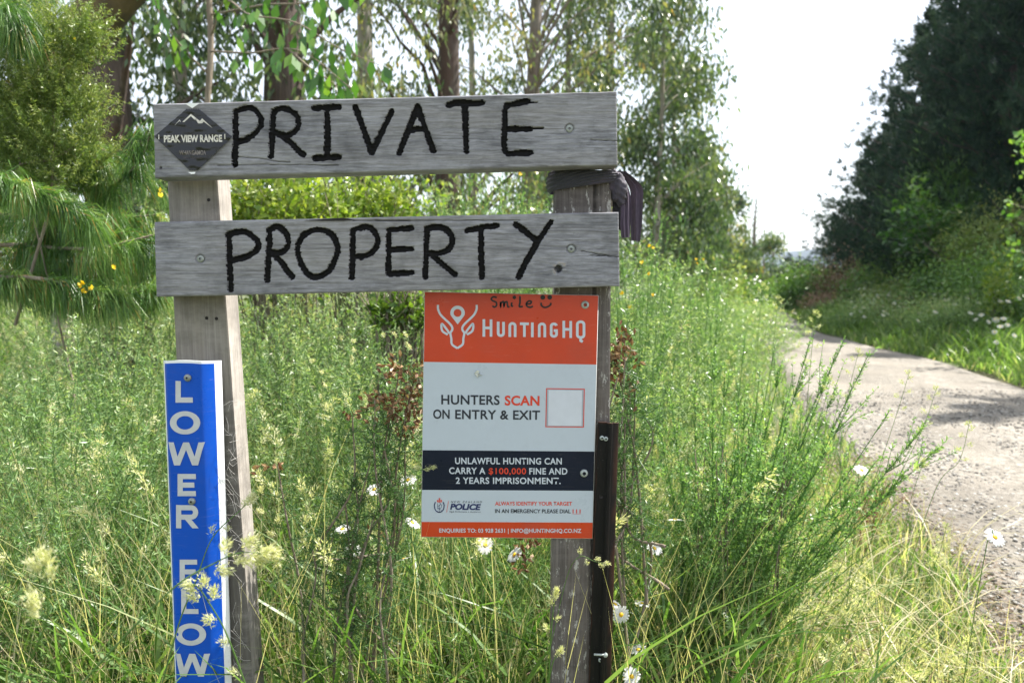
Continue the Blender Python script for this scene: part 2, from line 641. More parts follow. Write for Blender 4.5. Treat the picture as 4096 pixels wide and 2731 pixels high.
gx = np.r_[np.linspace(-900, -40, 14), np.linspace(-36, 36, 110), np.linspace(40, 900, 14)]
gy = np.r_[np.linspace(-300, -20, 8), np.linspace(-16, 90, 150), np.linspace(96, 1500, 16)]
GX, GY = np.meshgrid(gx, gy)


def ground_z(x, y):
    r_ = right_edge(y)
    bank = np.clip((x - r_ - .6) / 9, 0, 1) * 1.3 * np.clip((40 - y) / 14, 0, 1)
    return -.03 + .07 * (vnoise(x * .9 + 50, y * .9 + 50, 3) - .5) + bank


def ground_h(x, y):
    z = ground_z(x, y)
    inroad = (x > left_edge(y) - .25) & (x < right_edge(y) + .15)
    return np.where(inroad, -.09, z)


sheet(GX, GY, ground_h(GX, GY), M['ground'], "ground", "structure")
nu, nv = 46, 320
A, B = arc(LE, nv), arc(RE, nv)
u = np.linspace(-.04, 1.04, nu)[None]
X = A[:, 0:1] * (1 - u) + B[:, 0:1] * u
Y = A[:, 1:2] * (1 - u) + B[:, 1:2] * u
crown = .05 * (1 - (2 * u - 1) ** 2) - .028 * (np.exp(-((u - .27) / .09) ** 2) + np.exp(-((u - .72) / .09) ** 2))
edge = -.05 * np.clip(np.abs(2 * u - 1) - .93, 0, 1) / .07
Z = crown + edge + .035 * (vnoise(X * 1.1 + 9, Y * .6 + 9, 5) - .5) + .012 * (vnoise(X * 5 + 9, Y * 5 + 9, 6) - .5)
sheet(X, Y, Z, M['road'], "road", "structure")

# far hill
hm = plain("forested hill", (.03, .045, .05), .95, 0, .4, .02)
hx = np.linspace(-300, 890, 90)
hy = np.linspace(820, 1400, 14)
HX, HY = np.meshgrid(hx, hy)
prof = np.interp(hx, [-300, 150, 235, 265, 300, 335, 380, 430, 520, 700, 1000, 1500], [-3, -2, 2, 9, 13, 16, 24, 31, 46, 60, 52, 40])
prof = prof * 1.0 + 3.2 * (vnoise(hx * .04 + 40, hx * 0 + 3.3, 11) - .5) + 1.2 * (vnoise(hx * .2 + 40, hx * 0 + 3.3, 12) - .5)
ty = (hy - 820) / 380
HZ = prof[None] * np.clip(ty * 1.2, 0, 1)[:, None] ** .6 + 0 * HX - 1
sheet(HX, HY, HZ, hm, "hills", "structure")

# light haze in the air
hz_ = newmat("haze air")
hz_[1].nodes.remove(hz_[2])
pv_ = hz_[1].nodes.new("ShaderNodeVolumePrincipled")
pv_.inputs["Color"].default_value = (.62, .77, 1.0, 1)
pv_.inputs["Density"].default_value = .0002
pv_.inputs["Anisotropy"].default_value = .2
hz_[1].links.new(pv_.outputs[0], hz_[1].nodes["Material Output"].inputs["Volume"])
x0, x1, y0, y1, z0, z1 = -910, 910, -310, 1510, -1.4, 62
tag(obj("haze", Geo().box([(x0, y0, z0), (x1, y0, z0), (x1, y1, z0), (x0, y1, z0), (x0, y0, z1), (x1, y0, z1), (x1, y1, z1), (x0, y1, z1)]), hz_[0]), kind="stuff")

# stones lying on the near road
def stones(n, xs, ys, zs, size):
    g = Geo()
    c = np.array([[-1, -1, -1], [1, -1, -1], [1, 1, -1], [-1, 1, -1], [-1, -1, 1], [1, -1, 1], [1, 1, 1], [-1, 1, 1]], float)
    k = len(xs)
    v = c[None] * (1 - .35 * rng.random((k, 8, 3)))
    v[:, 4:, :2] *= .72
    s_ = size[:, None, None] * np.stack([np.ones(k), .6 + .5 * rng.random(k), .25 + .3 * rng.random(k)], 1)[:, None]
    v = v * s_
    a = rng.random(k) * 6.28
    ca, sa = np.cos(a)[:, None], np.sin(a)[:, None]
    v = np.stack([v[..., 0] * ca - v[..., 1] * sa, v[..., 0] * sa + v[..., 1] * ca, v[..., 2]], -1)
    v += np.stack([xs, ys, zs], 1)[:, None]
    f = np.array([[3, 2, 1, 0], [4, 5, 6, 7], [0, 1, 5, 4], [1, 2, 6, 5], [2, 3, 7, 6], [3, 0, 4, 7]])
    f = (f[None] + (np.arange(k) * 8)[:, None, None]).reshape(-1, 4)
    return g.add(v.reshape(-1, 3), f, np.repeat(rng.random(k), 8))


M['stone'] = leafmat("gravel stones", [(0, (.07, .066, .06)), (.6, (.19, .18, .165)), (1, (.50, .48, .45))], .0, .85, .3)
k = 16000
ys = 1.8 + 7.5 * rng.random(k) ** 1.5
xs = left_edge(ys) - .25 + rng.random(k) ** 1.15 * (1.0 + .75 * (ys - 1.8))
fz = np.interp(xs, [0, 50], [0, 0])
uu = (xs - left_edge(ys)) / (right_edge(ys) - left_edge(ys))
zz = np.interp(uu, np.linspace(-.04, 1.04, nu), crown[0]) + .035 * (vnoise(xs * 1.1 + 9, ys * .6 + 9, 5) - .5)
sz = .003 + .010 * rng.random(k) ** 2.5 + .0007 * ys
tag(obj("gravel", stones(k, xs, ys, zz + sz * .2, sz), M['stone']), kind="stuff")

# ------------------------------------------------------------------ the wooden sign
YB = 1.600          # front plane of the boards
YP = 1.668          # front plane of the posts


def px(a, kind):
    """zoom coordinates to photograph pixels"""
    x0, y0, s = {'a': (550, 330, 1.7418), 'b': (1500, 330, 1.7425), 'c': (1640, 1130, 2.24), 'd': (1640, 1750, 2.24), 'e': (550, 1130, .98),
                 'f': (2100, 650, 2.851), 'p': (0, 0, 1)}[kind]
    return [(x0 + p[0] / s, y0 + p[1] / s) for p in a]


def seg_dist(X, Z, lines):
    d = np.full(X.shape, 9.0)
    for ln in lines:
        for (ax, az), (bx, bz) in zip(ln[:-1], ln[1:]):
            dx, dz = bx - ax, bz - az
            L2 = dx * dx + dz * dz + 1e-12
            t = np.clip(((X - ax) * dx + (Z - az) * dz) / L2, 0, 1)
            d = np.minimum(d, np.hypot(X - ax - t * dx, Z - az - t * dz))
    return d


def smooth_line(pts, n=6):
    p = np.asarray(pts, float)
    if len(p) < 3:
        return p
    q = np.vstack([2 * p[0] - p[1], p, 2 * p[-1] - p[-2]])
    o = []
    for i in range(1, len(q) - 2):
        for t in np.linspace(0, 1, n, endpoint=False):
            a, b, c, d = q[i - 1], q[i], q[i + 1], q[i + 2]
            o.append(.5 * ((2 * b) + (c - a) * t + (2 * a - 5 * b + 4 * c - d) * t * t + (3 * b - a - 3 * c + d) * t ** 3))
    o.append(p[-1])
    return np.array(o)


sign = thing("wooden_sign", "two weathered grey boards on timber posts with carved black words PRIVATE PROPERTY", "sign", (0, YB, 0))


def rel(v):
    return np.asarray(v, float) - np.array([0, YB, 0])


def board(corners, letters, screws, thick, label, seed, cracks=(), holes=(), gouge=None, stain_at=()):
    TL, TR, BR, BL = [P(*c, YB) for c in corners]
    nx, nz_ = 540, 104
    s, t = np.meshgrid(np.linspace(0, 1, nx), np.linspace(0, 1, nz_))
    bl = lambda k: (BL[k] * (1 - s) + BR[k] * s) * (1 - t) + (TL[k] * (1 - s) + TR[k] * s) * t
    X, Z = bl(0), bl(2)
    D = np.zeros_like(X)
    # grain ridges, wavering along the board and bent round the knots
    warp = .006 * (vnoise(X * 5 + 7, Z * 9 + 3, seed) - .5)
    for (hx_, hz_) in stain_at:
        r = np.hypot((X - hx_) / 1.9, Z - hz_)
        warp = warp + .010 * np.exp(-(r / .022) ** 2) * np.sign(Z - hz_)
    Zw = Z + warp
    D += .0011 * (vnoise(X * 9 + 40, Zw * 420 + 20, seed + 1) - .5) + .0007 * (vnoise(X * 30 + 40, Zw * 700 + 20, seed + 2) - .5)
    tint = np.full_like(X, .5)
    tint -= .22 * np.clip(vnoise(X * 7 + 60, Zw * 300 + 20, seed + 3) - .63, 0, 1) / .37
    edge_d = np.minimum.reduce([s * 1.12, (1 - s) * 1.12, t * .18, (1 - t) * .18])
    en = .0028 + .0022 * vnoise(X * 40 + 20, Z * 40 + 20, seed + 4)
    D += .0032 * np.clip(1 - edge_d / en, 0, 1) ** 2
    for c in cracks:
        w_ = c[2]
        ln = [(P(*q, YB)[0], P(*q, YB)[2]) for q in px(c[1], c[0])]
        d = seg_dist(X, Z + .0012 * (vnoise(X * 60 + 9, X * 0 + 3.3, seed + 5) - .5), [ln])
        D += .006 * np.clip(1 - d / w_, 0, 1)
        tint = np.where(d < w_, np.minimum(tint, .5 * d / w_), tint)
    for (hx_, hz_, hr) in holes:
        r = np.hypot(X - hx_, Z - hz_)
        D += np.where(r < hr, .016, 0)
        tint = np.where(r < hr * 1.1, .02, tint)
    for (hx_, hz_) in stain_at:
        r = np.hypot((X - hx_) / 1.7, Z - hz_)
        n_ = vnoise(X * 90 + 5, Zw * 190 + 5, seed + 6)
        tint = np.minimum(tint, .5 - .32 * np.exp(-(r / .02) ** 2) * (n_ > .45))
        tint = np.where((r < .017) & (n_ < .3), .95, tint)
        D += .0012 * (n_ - .5) * np.exp(-(r / .018) ** 2)
    for (sx, sz_) in screws:
        r = np.hypot(X - sx, Z - sz_)
        D += .004 * (r < .0096) + .0012 * np.clip(1 - (r - .0096) / .004, 0, 1) * (r >= .0096)
        tint = np.where((r < .0125) & (r > .0096), .3, tint)
    owner = np.full((nz_ - 1, nx - 1), -1)
    cx = lambda a: (a[:-1, :-1] + a[1:, 1:]) / 2
    rag = .0036 * (vnoise(X * 120 + 5, Z * 420 + 5, seed + 8) - .5) + .0012 * (vnoise(X * 500, Z * 500, seed + 9) - .5)
    for i, strokes in enumerate(letters):
        lines, thin = [], []
        for st in strokes:
            q = [(P(*a, YB)[0], P(*a, YB)[2]) for a in px(smooth_line(st[1]) if st[0] in 'AB' else st[1], st[0].lower())]
            (thin if len(st) > 2 else lines).append(q)
        d = seg_dist(X, Z, lines) + rag
        if thin:
            d = np.minimum(d, seg_dist(X, Z, thin) + .0050)
        rr = .0058 + .0024 * vnoise(X * 34 + 11, Z * 34 + 11, seed + 12)
        D += np.where(d < rr, .0062 * np.sqrt(np.clip(1 - (d / (rr * 1.05)) ** 2, 0, 1)) + .001, 0)
        owner[cx(d - rr) < 0] = i
    if gouge is not None:
        ln = [(P(*q, YB)[0], P(*q, YB)[2]) for q in px(gouge, 'a')]
        gx_ = np.array([q[0] for q in ln])
        gz_ = np.array([q[1] for q in ln])
        low = np.interp(X, gx_, gz_, left=9, right=9)
        mk = Z > low
        D = np.where(mk, .018, D)
        tint = np.where(mk, 0.0, tint)
    Yw = YB + D
    idx = np.arange(nx * nz_).reshape(nz_, nx)
    faces = np.stack([idx[:-1, :-1], idx[:-1, 1:], idx[1:, 1:], idx[1:, :-1]], -1)
    V = rel(np.stack([X, Yw, Z], -1).reshape(-1, 3))

    def sub(fm, name, mat, parent, extra=None, lab=None):
        f = faces[fm]
        used, inv = np.unique(f, return_inverse=True)
        g = Geo().add(V[used], inv.reshape(-1, 4), tint.ravel()[used])
        if extra is not None:
            g.put(extra)
        o = obj(name, g, mat, parent, True, lab)
        return o
    # sides and back
    e = Geo()
    ring = np.r_[idx[0, :], idx[1:, -1], idx[-1, -2::-1], idx[-2:0:-1, 0]]
    rv = V[ring]
    m_ = len(ring)
    b1 = rv + [0, .004, 0]
    b1[:, 1] = .004 + .0008 * rng.random(m_)
    b2 = rv.copy()
    b2[:, 1] = thick
    vv = np.vstack([rv, b1, b2])
    a = np.arange(m_)
    b = (a + 1) % m_
    ff = np.vstack([np.stack([b, a, a + m_, b + m_], 1), np.stack([b + m_, a + m_, a + 2 * m_, b + 2 * m_], 1)])
    e.add(vv, ff, .5)
    c4 = rel([BL, BR, TR, TL])
    c4[:, 1] = thick
    e.add(c4, [[0, 3, 2, 1]], .5)
    bo = sub(owner < 0, "board", M['board'], sign, e, label)
    return bo, sub, owner


def screw(parent, X, Z, Yf, r=.0088, mat='steel', name="screw", depth=.0015, hexr=.0028):
    g = Geo()
    an = np.linspace(0, 2 * np.pi, 20, endpoint=False)

    def ring(rad, y):
        return np.stack([X + rad * np.cos(an), np.full(20, Yf + y), Z + rad * np.sin(an)], 1)
    rs = [(r, .003), (r, 0), (r * .9, -depth * .6), (hexr * 1.15, -depth), (hexr, -depth), (hexr * .9, depth * 1.6), (0.0001, depth * 1.8)]
    v = np.vstack([ring(a, b) for a, b in rs])
    f, m_ = [], []
    for i in range(len(rs) - 1):
        for j in range(20):
            k = (j + 1) % 20
            f.append([i * 20 + k, i * 20 + j, (i + 1) * 20 + j, (i + 1) * 20 + k])
            m_.append(1 if i >= 4 else 0)
    g.add(rel(v) if parent is sign or parent.parent is sign else v - np.array(parent.location), f)
    g.M[-1] = np.array(m_)
    return obj(name, g, [M[mat], M['hole']], parent, False)


PRI = [
    [('a', [(683, 200), (682, 400), (675, 575)]), ('A', [(683, 205), (740, 180), (800, 183), (850, 230), (858, 290), (820, 350), (760, 395), (700, 410)])],
    [('a', [(945, 205), (940, 330), (928, 520)]), ('A', [(945, 205), (1000, 182), (1060, 195), (1110, 235), (1118, 300), (1090, 345), (1040, 368), (1012, 366)]), ('A', [(952, 342), (1020, 385), (1080, 430), (1120, 475), (1153, 503)])],
    [('a', [(1233, 182), (1400, 170)]), ('a', [(1320, 178), (1322, 520)]), ('a', [(1235, 527), (1400, 520)])],
    [('a', [(1517, 170), (1630, 488)]), ('a', [(1630, 488), (1770, 205)])],
    [('b', [(170, 488), (295, 172), (405, 478)]), ('b', [(250, 328), (340, 322)])],
    [('b', [(512, 156), (560, 143), (748, 142)]), ('b', [(625, 150), (637, 478)])],
    [('b', [(1065, 133), (1000, 143), (925, 160), (905, 190), (900, 420), (905, 480), (930, 496), (1080, 491)]), ('b', [(910, 327), (1080, 322)]), ('b', [(1065, 141), (1130, 140)], 1), ('b', [(1080, 320), (1170, 319)], 1)],
]
PRO = [
    [('a', [(632, 1062), (640, 1240), (648, 1438)]), ('A', [(632, 1060), (690, 1042), (745, 1040), (800, 1070), (838, 1110), (840, 1145), (810, 1185), (750, 1215), (655, 1243)])],
    [('a', [(918, 1030), (915, 1130), (903, 1373)]), ('A', [(918, 1025), (975, 1006), (1025, 1040), (1048, 1100), (1040, 1150), (990, 1188), (930, 1183)]), ('A', [(945, 1200), (1000, 1250), (1040, 1310), (1080, 1355)])],
    [('A', [(1250, 1025), (1180, 1045), (1130, 1100), (1113, 1160), (1130, 1240), (1165, 1310), (1215, 1352), (1290, 1342), (1340, 1300), (1380, 1220), (1392, 1150), (1370, 1085), (1320, 1038), (1250, 1025)])],
    [('a', [(1500, 1032), (1498, 1200), (1494, 1363)]), ('A', [(1500, 1030), (1580, 1008), (1630, 1020), (1670, 1075), (1670, 1130), (1630, 1185), (1570, 1212), (1510, 1214)])],
    [('b', [(250, 1016), (95, 1027), (94, 1334), (258, 1326)]), ('b', [(108, 1164), (252, 1160)])],
    [('b', [(360, 1022), (356, 1200), (350, 1355)]), ('B', [(360, 1020), (420, 1008), (480, 1015), (530, 1065), (535, 1120), (500, 1170), (440, 1192), (400, 1185)]), ('B', [(385, 1190), (440, 1240), (500, 1290), (555, 1335)])],
    [('b', [(640, 1032), (700, 1020), (760, 1008), (845, 1000)]), ('b', [(738, 1010), (745, 1355)])],
    [('b', [(980, 985), (1050, 1040), (1125, 1100)]), ('b', [(1225, 975), (1140, 1100), (1060, 1240), (1000, 1350)])],
]


def XZ(x, y, Y=YB):
    q = P(x, y, Y)
    return q[0], q[2]


sc1 = [XZ(2278, 514)]
sc2 = [XZ(799.7, 1035), XZ(2285, 996)]
kn = XZ(2233, 1076)
b1, sub1, ow1 = board([(610.5, 416), (2467, 365.5), (2471, 661), (618, 712)], PRI, sc1, .062,
                      "upper grey board carved with PRIVATE", 31,
                      [('a', [(700, 520), (850, 530), (985, 552), (1060, 556)], .0014), ('a', [(560, 580), (900, 572), (1400, 578)], .0013),
                       ('b', [(1500, 400), (1690, 408)], .0012)], [XZ(px([(162, 595)], 'a')[0][0], px([(162, 595)], 'a')[0][1]) + (.0022,)])
for i, ch in enumerate("PRIVATE"):
    sub1(ow1 == i, "letter", M['paint'], b1)
b2, sub2, ow2 = board([(615, 888), (2475, 847.7), (2479, 1145), (624, 1188)], PRO, sc2, .062,
                      "lower grey board carved with PROPERTY", 57,
                      [('a', [(1500, 962), (1700, 964), (1900, 966)], .0016), ('b', [(0, 962), (500, 962), (1010, 960)], .0014),
                       ('f', [(640, 1010), (980, 1070)], .0012), ('b', [(1500, 1205), (1700, 1214)], .0011)],
                      [(kn[0], kn[1], .0085)], [(1170, 962), (1300, 954), (1420, 952), (1490, 948), (1510, 962)][:0] or None, [kn])
for i, ch in enumerate("PROPERTY"):
    sub2(ow2 == i, "letter", M['paint'], b2)
for (x, z) in sc1:
    screw(b1, x, z, YB + .0025)
for (x, z) in sc2:
    screw(b2, x, z, YB + .0025)
# dark split-out sliver along the top edge of the lower board
g = Geo()
q = [XZ(*c) for c in px([(1165, 962), (1300, 951), (1440, 942), (1512, 958), (1440, 964), (1300, 965)], 'a')]
a = [(x, YB - .0012, z) for x, z in q]
b = [(x, YB + .02, z) for x, z in q]
g.add(rel(a + b), [[0, 5, 4, 1], [1, 4, 3, 2], [0, 1, 7, 6], [1, 2, 8, 7], [2, 3, 9, 8], [3, 4, 10, 9], [4, 5, 11, 10]])
obj("split", g, M['hole'], b2)


def post(pl, pr, depth, mat, label, yaw=0.0, foot=(0, 0), groove=None, nseg=50):
    """pl, pr: left and right front edges, each a (top, bottom) pair of pixels; extrapolated to the ground."""
    g = Geo()
    L0, L1 = P(*pl[0], YP), P(*pl[1], YP)
    R0, R1 = P(*pr[0], YP), P(*pr[1], YP)

    def ext(a, b, z):
        t = (z - a[2]) / (b[2] - a[2])
        return a + (b - a) * t
    ztop = (L0[2] + R0[2]) / 2
    nu_ = 30
    zs = np.linspace(ztop, -.25, nseg)
    U = np.linspace(0, 1, nu_)
    V = []
    for z in zs:
        l, r = ext(L0, L1, z), ext(R0, R1, z)
        p = l[None] * (1 - U[:, None]) + r[None] * U[:, None]
        n_ = .0012 * (vnoise(U * 26 + 30, np.full(nu_, z * 3 + 40), 3) - .5)
        arr = .004 * np.clip(1 - np.minimum(U, 1 - U) / .035, 0, 1) ** 2
        p[:, 1] += n_ + arr + yaw * (U - .5)
        if groove:
            p[:, 1] += .010 * np.exp(-((U - groove) / .018) ** 2)
        V.append(p)
    V = np.array(V)
    i = np.arange(nseg * nu_).reshape(nseg, nu_)
    f = np.stack([i[1:, :-1], i[1:, 1:], i[:-1, 1:], i[:-1, :-1]], -1).reshape(-1, 4)
    tint = np.full((nseg, nu_), .5)
    if groove:
        tint[:, np.abs(U - groove) < .03] = .15
    else:
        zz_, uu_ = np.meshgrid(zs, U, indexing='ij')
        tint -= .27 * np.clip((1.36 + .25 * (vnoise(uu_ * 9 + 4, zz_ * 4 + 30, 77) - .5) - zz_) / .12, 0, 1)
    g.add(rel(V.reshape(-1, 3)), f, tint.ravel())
    ring = [V[0, 0], V[0, -1], V[-1, -1], V[-1, 0]]
    bk = [v + np.array([0, depth, 0]) for v in ring]
    g.add(rel(ring + bk), [[1, 0, 4, 5], [2, 1, 5, 6], [0, 3, 7, 4], [4, 7, 6, 5]], .5)
    return obj("post", g, mat, sign, False, label)


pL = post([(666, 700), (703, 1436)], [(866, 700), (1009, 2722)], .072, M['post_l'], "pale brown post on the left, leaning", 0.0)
pR = post([(2222, 690), (2207, 2600)], [(2447, 690), (2441, 1690)], .085, M['post_r'], "darker split post with pale flakes on its lower face", .006, groove=.70)
# small notches and nail holes of the left post
for (x, y) in ((835, 800), (827, 1272), (866, 1274)):
    q = P(x, y, YP)
    g = Geo()
    g.tube([q + [0, -.0008, 0], q + [0, .003, 0]], [.0042, .0035], 8, cap=True)
    g.V[0] = rel(g.V[0])
    obj("nail_hole", g, M['hole'], pL)

# ------------------------------------------------------------------ flat lettering
def text_geo(body, A_, B_, cap, Y, bold=.018, shear=0.0, up=None, spacing=1.0, warp=None):
    """Lettering whose baseline runs from pixel A_ to pixel B_, cap height in pixels."""
    c = bpy.data.curves.new("lettering", 'FONT')
    c.body = body
    c.offset = bold
    c.shear = shear
    c.space_character = spacing
    c.resolution_u = 4
    o = bpy.data.objects.new("lettering", c)
    COL.objects.link(o)
    bpy.context.view_layer.update()
    dg = bpy.context.evaluated_depsgraph_get()
    me = bpy.data.meshes.new_from_object(o.evaluated_get(dg))
    n = len(me.vertices)
    co = np.empty(n * 3)
    me.vertices.foreach_get("co", co)
    co = co.reshape(-1, 3)
    bpy.data.objects.remove(o)
    bpy.data.curves.remove(c)
    a, b = P(*A_, Y), P(*B_, Y)
    e = b - a
    L = np.linalg.norm(e)
    ex = e / L
    ez = np.array([-ex[2], 0, ex[0]])
    if up is not None:
        ez = unit(np.asarray(up))
    m_ = np.linalg.norm(P(A_[0], A_[1] - cap, Y) - a)
    caph = .70
    x = (co[:, 0] - co[:, 0].min()) / (co[:, 0].max() - co[:, 0].min()) * L
    y = co[:, 1] / caph * m_
    v = a + ex * x[:, None] + ez * y[:, None]
    me.vertices.foreach_set("co", v.ravel())
    return me


def lettering(me, mat, parent, y, origin, label=None, fn=None):
    n = len(me.vertices)
    co = np.empty(n * 3)
    me.vertices.foreach_get("co", co)
    co = co.reshape(-1, 3)
    co[:, 1] = y if fn is None else fn(co)
    co -= np.asarray(origin)
    me.vertices.foreach_set("co", co.ravel().astype(np.float32))
    me.materials.clear()
    me.materials.append(mat)
    me.update()
    o = link("lettering", me, parent)
    if label:
        o["label"] = label
    return o


def ribbon(lines, width, Y, kind, mat_m=0, taper=False):
    """Flat strokes in a vertical plane at distance Y. width in photograph pixels."""
    g = Geo()
    hw = width / 2 / F * Y
    for li, ln in enumerate(lines):
        ln = [ln[0]] + [b_ for a_, b_ in zip(ln[:-1], ln[1:]) if abs(a_[0] - b_[0]) + abs(a_[1] - b_[1]) > .4]
        q = np.array([P(*a, Y - .00015 * li) for a in px(ln, kind)])
        e_ = unit(np.diff(q, axis=0))
        e0, e1 = np.vstack([e_[:1], e_]), np.vstack([e_, e_[-1:]])
        if len(q) > 3 and np.linalg.norm(q[0] - q[-1]) < 1e-6:
            e0[0], e1[-1] = e_[-1], e_[0]
        d = unit(e0 + e1)
        cs = np.clip(np.abs((d * e1).sum(1)), .45, 1)
        n = np.stack([-d[:, 2], 0 * d[:, 0], d[:, 0]], 1) / cs[:, None]
        k = len(q)
        v = np.vstack([q - n * hw, q + n * hw])
        i = np.arange(k - 1)
        g.add(v, np.stack([i, i + 1, i + 1 + k, i + k], 1))
    return g


def disc(c, r, Y, ri=0.0, n=28, sy=1.0):
    q = P(*c, Y)
    an = np.linspace(0, 2 * np.pi, n, endpoint=False)
    o = np.stack([q[0] + r * np.cos(an), np.full(n, Y), q[2] + sy * r * np.sin(an)], 1)
    i_ = np.stack([q[0] + ri * np.cos(an), np.full(n, Y), q[2] + sy * ri * np.sin(an)], 1)
    k = np.arange(n)
    return Geo().add(np.vstack([o, i_]), np.stack([k, (k + 1) % n, (k + 1) % n + n, k + n], 1))


def flat(points, Y, thick=None):
    """Flat quads given by four pixels each."""
    g = Geo()
    for p4 in points:
        g.add([P(*a, Y) for a in p4], [[3, 2, 1, 0]])
    return g


def place(g, parent, name, mat, label=None):
    g.V = [v - np.array(parent.location) for v in g.V]
    return obj(name, g, mat, parent, False, label)


# ------------------------------------------------------------------ hunting notice
YH = YP - .0065
notice = thing("notice_panel", "orange and white hunting notice panel bolted to the post below the boards", "notice sign", (0, YH, 0))
TL, TR, BR, BL = (1698, 1166.6), (2394.5, 1181), (2370.8, 2154), (1683.8, 2147)
lv = {}
rows = [0, .0018, None]


def edge_pt(yl, yr):
    """left and right panel edge pixels at left height yl and right height yr"""
    fl = (yl - TL[1]) / (BL[1] - TL[1])
    fr = (yr - TR[1]) / (BR[1] - TR[1])
    return (TL[0] + (BL[0] - TL[0]) * fl, yl), (TR[0] + (BR[0] - TR[0]) * fr, yr)


cuts = [(1166.6, 1181), (1447, 1458), (1799.6, 1805), (1958.5, 1962), (2086, 2089), (2147, 2154)]
c4 = [P(*BL, YH), P(*BR, YH), P(*BR, YH), P(*BL, YH), P(*TL, YH), P(*TR, YH), P(*TR, YH), P(*TL, YH)]
for i in (2, 3, 6, 7):
    c4[i] = c4[i] + np.array([0, .0045, 0])
place(Geo().box(c4), notice, "panel", M['panel_edge'])
for i, (mat, lab) in enumerate([('orange', "orange top band"), ('white', "white middle field"), ('navy', "dark navy band"), ('white', "white lower field"), ('orange', "orange bottom band")]):
    a, b = edge_pt(*cuts[i]), edge_pt(*cuts[i + 1])
    ins = 1.6
    tl, tr, bl_, br = a[0], a[1], b[0], b[1]
    tl, bl_ = (tl[0] + ins, tl[1]), (bl_[0] + ins, bl_[1])
    tr, br = (tr[0] - ins, tr[1]), (br[0] - ins, br[1])
    if i == 0:
        tl, tr = (tl[0], tl[1] + ins), (tr[0], tr[1] + ins)
    if i == 4:
        bl_, br = (bl_[0], bl_[1] - ins), (br[0], br[1] - ins)
    place(flat([(tl, tr, br, bl_)], YH - .0006), notice, "colour_band", M[mat], lab)
Y1 = YH - .0011


def L(body, x0, y0, x1, y1, cap, mat, lab=None, bold=.022, kind='d', shear=0.0, spacing=1.0, sc=2.24):
    A_, B_ = px([(x0, y0), (x1, y1)], kind)
    me = text_geo(body, A_, B_, cap / sc, Y1, bold, shear, spacing=spacing)
    return lettering(me, M[mat], notice, Y1, (0, YH, 0), lab)


L("HUNTERS", 280, 1088, 803, 1093, 83, 'ink', "dark words HUNTERS", kind='c', spacing=1.05)
L("SCAN", 848, 1096, 1160, 1099, 83, 'inkred', "red word SCAN", .03, kind='c', spacing=1.05)
L("ON", 207, 1216, 355, 1218, 80, 'ink', "dark word ON", kind='c')
L("ENTRY & EXIT", 405, 1219, 1165, 1226, 80, 'ink', "dark words ENTRY & EXIT", kind='c', spacing=1.05)
L("UNLAWFUL HUNTING CAN", 404, 234, 1360, 238, 56, 'pale', "pale words UNLAWFUL HUNTING CAN", spacing=1.08)
L("CARRY A", 350, 322, 675, 324, 56, 'pale', "pale words CARRY A", spacing=1.08)
L("$100,000", 705, 324, 1040, 326, 54, 'inkred', "red figure $100,000", .014, spacing=1.08)
L("FINE AND", 1068, 327, 1410, 328, 56, 'pale', "pale words FINE AND", spacing=1.08)
L("2 YEARS IMPRISONMENT.", 410, 410, 1350, 413, 55, 'pale', "pale words 2 YEARS IMPRISONMENT.", spacing=1.08)
L("ALWAYS IDENTIFY YOUR TARGET", 762, 605, 1452, 607, 34, 'inkred', "red words ALWAYS IDENTIFY YOUR TARGET", .02)
L("IN AN EMERGENCY PLEASE DIAL", 762, 672, 1440, 675, 34, 'ink', "dark words IN AN EMERGENCY PLEASE DIAL", .02)
L("111", 1457, 675, 1528, 675, 34, 'inkred', "red number 111", .025)
L("ENQUIRIES TO: 03 928 2631 | INFO@HUNTINGHQ.CO.NZ", 262, 847, 1535, 850, 35, 'pale', "pale contact line ENQUIRIES TO: 03 928 2631", .02, spacing=1.03)
L("NEW ZEALAND", 366, 582, 645, 583, 17, 'ink', "small italic words NEW ZEALAND", .004, shear=.2, spacing=1.5)
L("POLICE", 358, 641, 636, 645, 50, 'police', "bold italic word POLICE", .045, shear=.2)
L("Ngā Pirihimana o Aotearoa", 353, 668, 632, 670, 14, 'ink', "tiny italic words below POLICE", .004, shear=.2, spacing=1.15)
place(ribbon([[(1455, 682), (1530, 682)]], 1.2, Y1, 'd'), notice, "underline", M['inkred'])
place(ribbon([[(345, 565), (328, 667)]], 1.8, Y1, 'd'), notice, "slash", M['inkred'])
g = ribbon([[(x, 612 + math.sqrt(max(0, 1 - ((x - 262) / 44) ** 2)) * 55) for x in np.linspace(219, 305, 15)],
            [(228, 575), (218, 600), (220, 625)], [(296, 575), (306, 600), (304, 625)]], 4.2, Y1, 'd')
for ln in ([(248, 585), (248, 640)], [(262, 580), (275, 590), (262, 610), (248, 612)], [(270, 600), (285, 600), (280, 625), (255, 640)], [(262, 600), (262, 665)], [(245, 625), (285, 650)],
           [(240, 655), (262, 668), (284, 655)]):
    g.put(ribbon([ln], 1.6, Y1, 'd'))
place(g, notice, "crest_wreath", M['police'], "fern wreath with monogram of the crest")
place(ribbon([[(244, 560), (247, 574), (281, 574), (284, 560)], [(244, 558), (264, 566), (284, 558)], [(264, 540), (264, 566)], [(255, 546), (273, 546)]], 3.4, Y1, 'd'), notice, "crest_crown", M['inkred'], "red crown above the wreath")
